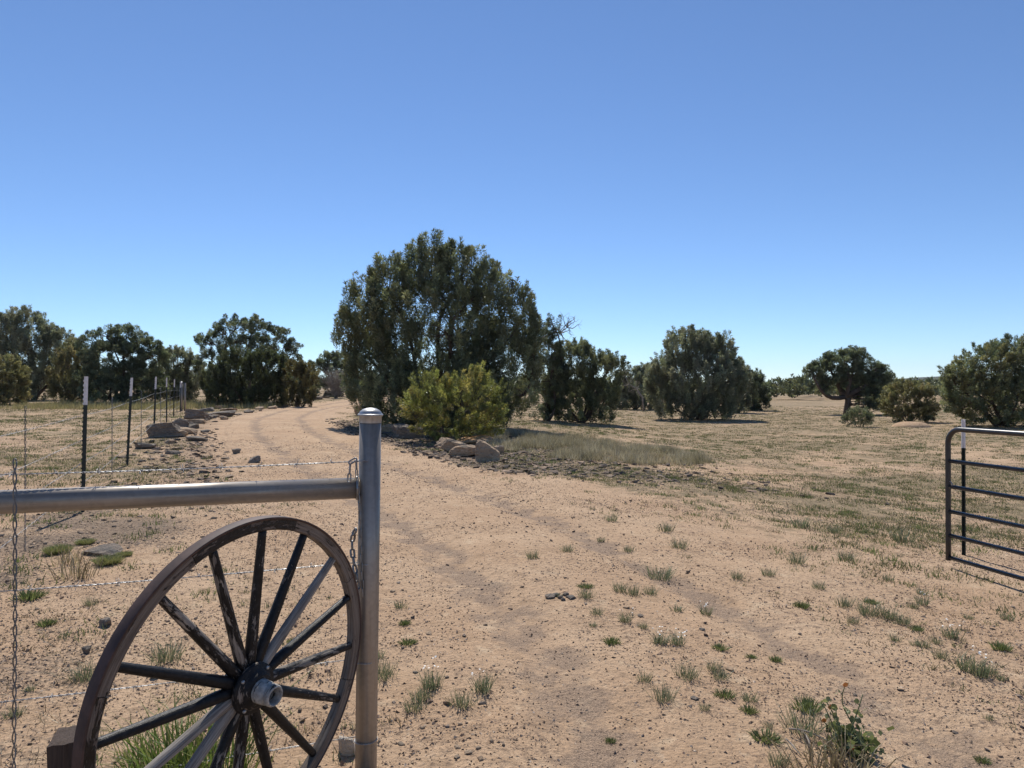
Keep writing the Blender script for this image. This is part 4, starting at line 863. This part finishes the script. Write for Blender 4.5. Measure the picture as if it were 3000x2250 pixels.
mb = MB(); mb.lathe([(RW - 0.007, 0.0005), (RW - 0.0005, 0.0005), (RW, -0.001), (RW, -TW + 0.001), (RW - 0.0005, -TW), (RW - 0.007, -TW)], 128, True)
obj('iron_tire', mb.mesh('iron_tire'), M['tire'], wheel)
RI = RW * 0.921; SPA = math.radians(86.2); step = math.tau / 16
for q in range(8):
    a0 = SPA - step * 0.5 - math.radians(3) + q * 2 * step
    r_ = np.random.default_rng(400 + q); b_ = 0.004
    prof = [(RI, -b_), (RI + b_, -0.0015), (RW - 0.0075, -0.0015), (RW - 0.0075, -TW + 0.0015), (RI + b_, -TW + 0.0015), (RI, -TW + b_)]
    obj('felloe', arc_prism(prof, a0 + 0.002, a0 + 2 * step - 0.003, 40).mesh('felloe', False), M['felloe'], wheel)
HR = 0.072
sp = MB(); Ls = RI + 0.012 - 0.03; t = np.linspace(0, 1, 16)
rad = np.interp(t, [0, 0.12, 0.25, 0.5, 0.85, 1], [0.017, 0.0185, 0.018, 0.0162, 0.0138, 0.0128])
P = np.c_[0.03 + Ls * t, np.zeros(16), -TW * 0.5 + 0.004 - 0.004 * t]
sp.tube(P, rad, 12)
spm = sp.mesh('spoke'); spm.materials.append(M['spoke']); spm_bare = sp.mesh('spoke'); spm_bare.materials.append(M['spoke_bare'])
for q in range(16):
    o = obj('spoke', spm_bare if q in (14, 5, 6) else spm, None, wheel); o.rotation_euler = (0, 0, SPA + q * step)
# hub
mb = MB(); mb.lathe([(0.0, -0.075), (0.045, -0.075), (0.05, -0.07), (0.055, -0.05), (0.062, -0.04), (0.062, 0.008), (0.058, 0.01)], 40)
hub = obj('hub', mb.mesh('hub'), M['hubblack'], wheel)
mb = MB(); mb.lathe([(0.06, 0.006), (0.0755, 0.006), (0.0765, 0.009), (0.0765, 0.017), (0.073, 0.021), (0.062, 0.023), (0.055, 0.031), (0.048, 0.04), (0.043, 0.042), (0.03, 0.042)], 48)
obj('hub_flange', mb.mesh('hub_flange'), M['hubblack'], hub)
mb = MB(); mb.lathe([(0.036, 0.034), (0.0355, 0.045), (0.0345, 0.066), (0.033, 0.077), (0.0295, 0.079), (0.0295, 0.086), (0.0325, 0.088), (0.032, 0.099), (0.0285, 0.105), (0.0255, 0.105), (0.0245, 0.1), (0.0235, 0.02), (0.022, -0.06), (0.0, -0.065)], 48)
obj('hub_nose', mb.mesh('hub_nose'), M['hubwhite'], hub)
for q in range(4):
    a = 0.9 + q * 1.571; mb = MB(); mb.lathe([(0.0058, 0.018), (0.0058, 0.026), (0.004, 0.028), (0.0, 0.028)], 8); o = obj('bolt', mb.mesh('bolt'), M['cap'], hub); o.location = (0.066 * math.cos(a), 0.066 * math.sin(a), 0)

# dark timber block by the rim
px0 = 205; Dk = 1.78; tz = CAMZ - (2150 - HY) * Dk / F
k_ = hz((px0 - CX) / F * Dk, Dk)
mb = MB(); mb.box((0, 0, 0), (0.034, 0.05, (tz - k_ + 0.06) / 2)); me = mb.mesh('timber_block', False)
bm = bmesh.new(); bm.from_mesh(me); bmesh.ops.subdivide_edges(bm, edges=bm.edges[:], cuts=5, use_grid_fill=True); 
rr_ = random.Random(5)
for v in bm.verts: v.co += Vector((rr_.gauss(0, .0012), rr_.gauss(0, .0012), rr_.gauss(0, .001)))
lay = bm.verts.layers.float_vector.get('gr')
for v in bm.verts: v[lay] = Vector((v.co.z, v.co.x, v.co.y))
bm.to_mesh(me); bm.free()
o = obj('timber_block', me, M['block']); o.location = ((px0 - CX) / F * Dk, Dk, (tz + k_ - 0.06) / 2); o.rotation_euler = (0, 0, 0.35); tag(o, 'short dark upright timber block standing beside the wagon wheel rim', 'timber')

# ---------------------------------------------------------------- wires, stays, chains
def twist(P, rad, pitch, wr, sides=4, strands=2, ph=0.0):
    P = np.asarray(P, float); seg = np.linalg.norm(np.diff(P, axis=0), axis=1); L = np.concatenate([[0], np.cumsum(seg)]); n = max(8, int(L[-1] / pitch * 8)); s = np.linspace(0, L[-1], n)
    Q = np.stack([np.interp(s, L, P[:, k_]) for k_ in range(3)], -1); T = unit(np.gradient(Q, axis=0)); up = np.array([0, 0, 1.0]) if abs(T[0][2]) < 0.8 else np.array([0, 1.0, 0])
    a = unit(np.cross(T, up)); b = np.cross(T, a); mb = MB()
    for k_ in range(strands):
        th = s / pitch * 6.283 + k_ * 6.283 / strands + ph
        mb.tube(Q + (a * np.cos(th)[:, None] + b * np.sin(th)[:, None]) * rad, wr, sides)
    return mb, Q
def barb_mesh(sc=1.0):
    mb = MB(); th = np.linspace(0, 12.5, 22); mb.tube(np.c_[(th / 12.5 - 0.5) * 0.008, np.cos(th) * 0.0034, np.sin(th) * 0.0034] * sc, 0.001 * sc, 4)
    for s in (-1, 1):
        mb.tube(np.array([(0.004 * s, 0.003 * s, 0), (0.006 * s, 0.010 * s, 0.006), (0.008 * s, 0.016 * s, 0.012 * s)]) * sc, [0.001 * sc, 0.001 * sc, 0.0003], 4)
        mb.tube(np.array([(0.003 * s, 0, -0.003 * s), (0.002 * s, -0.006, -0.010 * s), (0.0, -0.010, -0.016 * s)]) * sc, [0.001 * sc, 0.001 * sc, 0.0003], 4)
    me = mb.mesh('barb'); me.materials.append(M['wire']); return me
BARB = barb_mesh()
names = ['topmost', 'second', 'third', 'lowest']
for q, z in enumerate((1.166, 0.778, 0.410, 0.112)):
    n = 14; t = np.linspace(0, 1, n)[:, None]; A = np.array([*CORN, z + 0.008]); B = np.array([POST[0] - 0.03, POST[1] + 0.045, z])
    P = A + (B - A) * t; P[:, 2] -= 0.012 * np.sin(np.pi * t[:, 0])
    mb, Qs = twist(P, 0.0017, 0.045, 0.0014)
    w = obj('barbed_wire', mb.mesh('barbed_wire'), M['wire']); tag(w, f'{names[q]} barbed wire strand between the brace rail corner and the gate post', 'barbed wire')
    s = 0.06 + 0.03 * q
    while s < 0.97:
        p = A + (B - A) * s; p[2] -= 0.012 * math.sin(math.pi * s); o = obj('barb', BARB, None, w); o.location = p; o.rotation_euler = (rng.random() * 6, 0, math.atan2(B[1] - A[1], B[0] - A[0])); s += 0.068
    mb = MB(); th = np.linspace(-0.4, 6.2, 40); rr = PR + 0.0018
    for k_ in range(2):
        mb.tube(np.c_[POST[0] + (rr + 0.0018 * np.cos(th * 9 + k_ * 3.14)) * np.cos(th + 2.2), POST[1] + (rr + 0.0018 * np.cos(th * 9 + k_ * 3.14)) * np.sin(th + 2.2), z + 0.005 + 0.006 * np.sin(th * 0.5) + 0.0018 * np.sin(th * 9 + k_ * 3.14)], 0.0013, 4)
    obj('tie_loop', mb.mesh('tie_loop'), M['wire'], w)

def fx(y): return -1.49 - 0.43 * y
ys_ = (8.3, 12.8, 19.0, 24.7, 29.6, 36.4); yend = 38.0
def line_z(q, y):
    return hz(fx(y), y) + (1.11, 0.84, 0.57, 0.33)[q]
knots = [CORN[1]] + list(ys_) + [yend]
for q in range(4):
    P = []
    for a, b in zip(knots[:-1], knots[1:]):
        za = (1.13, 0.84, 0.57, 0.33)[q] + hz(fx(a), a); zb = (1.13, 0.84, 0.57, 0.33)[q] + hz(fx(b), b)
        for t in np.linspace(0, 1, 6, endpoint=False): y = a + (b - a) * t; P.append((fx(y), y, za + (zb - za) * t - 0.02 * math.sin(math.pi * t)))
    P.append((fx(yend), yend, zb)); P = np.array(P)
    mb, Qs = twist(P[:13], 0.0013, 0.05, 0.0011, 3)
    w = obj('barbed_wire', mb.mesh('barbed_wire'), M['wire']); tag(w, f'{names[q]} barbed wire strand strung along the row of black T-posts', 'barbed wire')
    mb = MB(); mb.tube(P[12:], 0.0026, 5); obj('far_run', mb.mesh('far_run'), M['wire'], w)
    for s in np.arange(3.0, 12.5, 0.13):
        i_ = np.searchsorted(P[:13, 1], s) - 1
        if i_ < 0 or i_ > 11: continue
        f = (s - P[i_, 1]) / (P[i_ + 1, 1] - P[i_, 1]); o = obj('barb', BARB, None, w); o.location = P[i_] + (P[i_ + 1] - P[i_]) * f; o.rotation_euler = (rng.random() * 6, 0, 2.0)

def stay(x, y, z0, z1, label, rad, wr, pitch, loop=True, lean=0.0):
    mb, Qs = twist(np.array([(x, y, z0), (x + lean, y, (z0 + z1) / 2), (x + lean * 0.4, y, z1)]), rad, pitch, wr, 5)
    if loop:
        th = np.linspace(0, 3.14, 9); mb.tube(np.c_[x + lean * 0.4 + rad * np.cos(th), np.full(9, y), z1 - 0.002 + rad * 1.6 * np.sin(th)], wr, 5)
    o = obj('wire_stay', mb.mesh('wire_stay'), M['stay']); tag(o, label, 'wire stay'); return o
stay(-1.602, 2.27, hz(-1.6, 2.27) + 0.02, 1.215, 'dark twisted wire stay hanging in front of the thick brace rail', 0.0048, 0.0022, 0.098, lean=0.004)
sl = ['twisted wire stay on the barbed wire between brace corner and nearest T-post'] + [f'thin twisted wire stay between the {a} and {b} T-posts from the pipe end post' for a, b in (('sixth', 'fifth'), ('fifth', 'fourth'), ('fourth', 'third'), ('third', 'second'), ('second', 'first'))]
for y, lb in zip((5.75, 10.9, 15.6, 21.8, 27.1, 33.0), sl):
    x = fx(y); z = hz(x, y); stay(x, y - 0.01, z + 0.1, z + 1.28, lb, 0.0045 + 0.0002 * y, 0.0022 + 0.0001 * y, 0.11)

# T-posts
def tpost_meshes(hh, tip=0.335):
    b = MB(); b.box((0, 0, (hh - tip) / 2 - 0.2), (0.0205, 0.0032, (hh - tip) / 2 + 0.2)); b.box((0, 0.0155, (hh - tip) / 2 - 0.2), (0.003, 0.0122, (hh - tip) / 2 + 0.199))
    w = MB(); w.box((0, 0, hh - tip / 2), (0.0206, 0.0033, tip / 2)); w.box((0, 0.0156, hh - tip / 2), (0.0031, 0.0122, tip / 2 - 0.001))
    s = MB(); s2 = MB(); z = 0.08
    while z < hh - 0.02:
        (s if z < hh - tip - 0.006 else s2).box((-0.0205, -0.0075, z), (0.0075, 0.0048, 0.011)); z += 0.054
    return [m.mesh(nm, False) for m, nm in ((b, 'stake'), (w, 'white_tip'), (s, 'studs'), (s2, 'tip_studs'))]
TM = tpost_meshes(1.59)
def tpost(x, y, label, ms, yaw, lean, group=None):
    root = empty('fence_post', (x, y, hz(x, y)), label, 'fence post', group, (0, lean, yaw))
    for me, mt in zip(ms, ('tpost', 'tip', 'tpost', 'tip')): obj(me.name.split('.')[0], me, M[mt], root)
for q, (y, od, lean) in enumerate(zip(ys_, ('sixth', 'fifth', 'fourth', 'third', 'second', 'first'), (0.02, 0.045, 0.03, 0.0, 0.02, 0.02))):
    tpost(fx(y) + 0.02, y - 0.02, f'black steel T-post with white tip, {od} along the fence from the pipe end post', TM, 0.5, lean, 'T-posts along the wire fence')
tpost((2822 - CX) / F * 7.55, 7.55, 'black steel T-post with white tip standing behind the open gate', tpost_meshes(1.45, 0.305)[:2], 3.1, -0.0)
xe = fx(yend); post_thing('end_post', 'paired galvanised pipe end post at the far end of the T-post fence', xe, yend, hz(xe, yend), hz(xe, yend) + 1.58, 0.075)
pb = MB(); pb.tube([(0, 0, -0.2), (0, 0, 0.7), (0, 0, 1.52)], 0.06, 24); o = obj('brace_pipe', pb.mesh('brace_pipe'), M['galv']); o.parent = bpy.data.objects['end_post']; o.location = (0.15, 0.1, 0)

# chains
def link_mesh(L, W, wr):
    mb = MB(); th = np.linspace(0, 6.283, 25); c, s = np.cos(th), np.sin(th)
    P = np.c_[c * (W / 2 - wr), np.zeros(25), np.sign(s) * np.abs(s) ** 0.7 * (W / 2 - wr) + np.sign(s) * (L - W) / 2]; P[-1] = P[0]
    mb.tube(P, wr, 7, cap=False); me = mb.mesh('link'); me.materials.append(M['chain']); return me
def chain(label, P, L, W, wr):
    P = np.asarray(P, float); seg = np.concatenate([[0], np.cumsum(np.linalg.norm(np.diff(P, axis=0), axis=1))]); st_ = L - 2 * wr; lm = link_mesh(L, W, wr)
    root = empty('chain', P[0], label, 'chain'); s = st_ / 2; k_ = 0
    while s < seg[-1]:
        p = np.array([np.interp(s, seg, P[:, i_]) for i_ in range(3)]); q = np.array([np.interp(min(s + 0.01, seg[-1]), seg, P[:, i_]) for i_ in range(3)]); p_ = np.array([np.interp(max(s - 0.01, 0), seg, P[:, i_]) for i_ in range(3)])
        o = obj('link', lm, None, root); o.location = p - P[0]; qt = Vector(q - p_).to_track_quat('Z', 'X'); o.rotation_mode = 'QUATERNION'
        o.rotation_quaternion = qt @ Matrix.Rotation(1.2 * (k_ % 2) + 0.3, 3, 'Z').to_quaternion(); s += st_; k_ += 1
def onpost(px, py, off):
    """point just off the surface of the gate post, seen at px, py"""
    D = POST[1]; x = (px - CX) / F * D; dx = x - POST[0]; R = PR + off; yy = POST[1] - math.sqrt(max(R * R - dx * dx, 0)) if abs(dx) < R else POST[1]
    return (x, yy, CAMZ - (py - HY) * yy / F)
chain('thin dull chain hanging down the face of the capped gate post', [onpost(*p, 0.007) for p in ((1050, 1350), (1052, 1390), (1058, 1440), (1062, 1520), (1064, 1600), (1068, 1680), (1072, 1760))], 0.036, 0.014, 0.0022)
chain('heavy dark chain looped beside the gate post above the wheel rim', [onpost(*p, 0.012) for p in ((1052, 1550), (1042, 1562), (1036, 1590), (1038, 1620), (1044, 1650), (1050, 1680), (1056, 1715))], 0.038, 0.023, 0.0042)
yb = 2.575
chain('short chain hooked over the brace rail beside the gate post', [((x - CX) / F * yb, yb + dy, CAMZ - (y - HY) * yb / F) for x, y, dy in ((1046, 1352, 0.0), (1034, 1350, 0.0), (1026, 1366, 0.0), (1024, 1390, 0.0), (1023, 1412, 0.0))], 0.038, 0.018, 0.003)

# ---------------------------------------------------------------- open gate at the right
gx, gy = (2777 - CX) / F * 6.8, 6.8
gz0 = CAMZ - (1637 - HY) * 6.8 / F; gh = (1637 - 1256) * 6.8 / F
dirg = np.array([0.215, -0.977]); dirg /= np.linalg.norm(dirg)
gate = empty('farm_gate', (gx, gy, gz0), 'open charcoal tubular steel farm gate with six rails', 'gate', rot=(0, 0, math.atan2(dirg[1], dirg[0])))
GLn, tr_ = 3.4, 0.0245; cr_ = 0.14
mb = MB(); P = [(0, 0, -0.01)] + [(0, 0, z) for z in np.linspace(0.2, gh - cr_, 5)] + [(cr_ - cr_ * math.cos(t), 0, gh - cr_ + cr_ * math.sin(t)) for t in np.linspace(0.15, 1.57, 9)] + [(x, 0, gh) for x in np.linspace(0.4, GLn - cr_, 6)] + [(GLn - cr_ + cr_ * math.sin(t), 0, gh - cr_ + cr_ * math.cos(t)) for t in np.linspace(0.15, 1.57, 9)] + [(GLn, 0, z) for z in (gh * 0.5, 0)]
mb.tube(P, tr_, 20); obj('gate_frame', mb.mesh('gate_frame'), M['gate'], gate)
for py in (1350, 1424, 1497, 1567, 1632):
    z = CAMZ - (py - HY) * 6.8 / F - gz0; mb = MB(); mb.tube([(tr_ * 0.6, 0, z), (GLn / 2, 0, z), (GLn - tr_ * 0.6, 0, z)], 0.019, 16); obj('rail', mb.mesh('rail'), M['gate'], gate)
mb = MB(); mb.tube([(GLn / 2, 0.023, 0.01), (GLn / 2, 0.023, gh - 0.01)], 0.014, 8); obj('brace', mb.mesh('brace'), M['gate'], gate)
mb = MB(); th = np.linspace(0, 4.4, 14); mb.tube(np.c_[0.03 + 0.03 * np.sin(th), -0.012 + 0 * th, (CAMZ - (1418 - HY) * 6.8 / F - gz0) + 0.03 * np.cos(th)], 0.005, 6); obj('latch_loop', mb.mesh('latch_loop'), M['chain'], gate)

# ---------------------------------------------------------------- haze
k = NT('haze_air'); vp = k.n('ShaderNodeVolumePrincipled'); vp.inputs['Color'].default_value = (0.75, 0.85, 1.0, 1); vp.inputs['Density'].default_value = 0.00006
vp.inputs['Anisotropy'].default_value = 0.2; k.t.links.new(vp.outputs[0], k.out.inputs['Volume'])
hb = MB(); hb.box((0, 1500, 64), (3600, 2600, 68)); hz_o = obj('haze', hb.mesh('haze', False), k.m, kind='stuff')
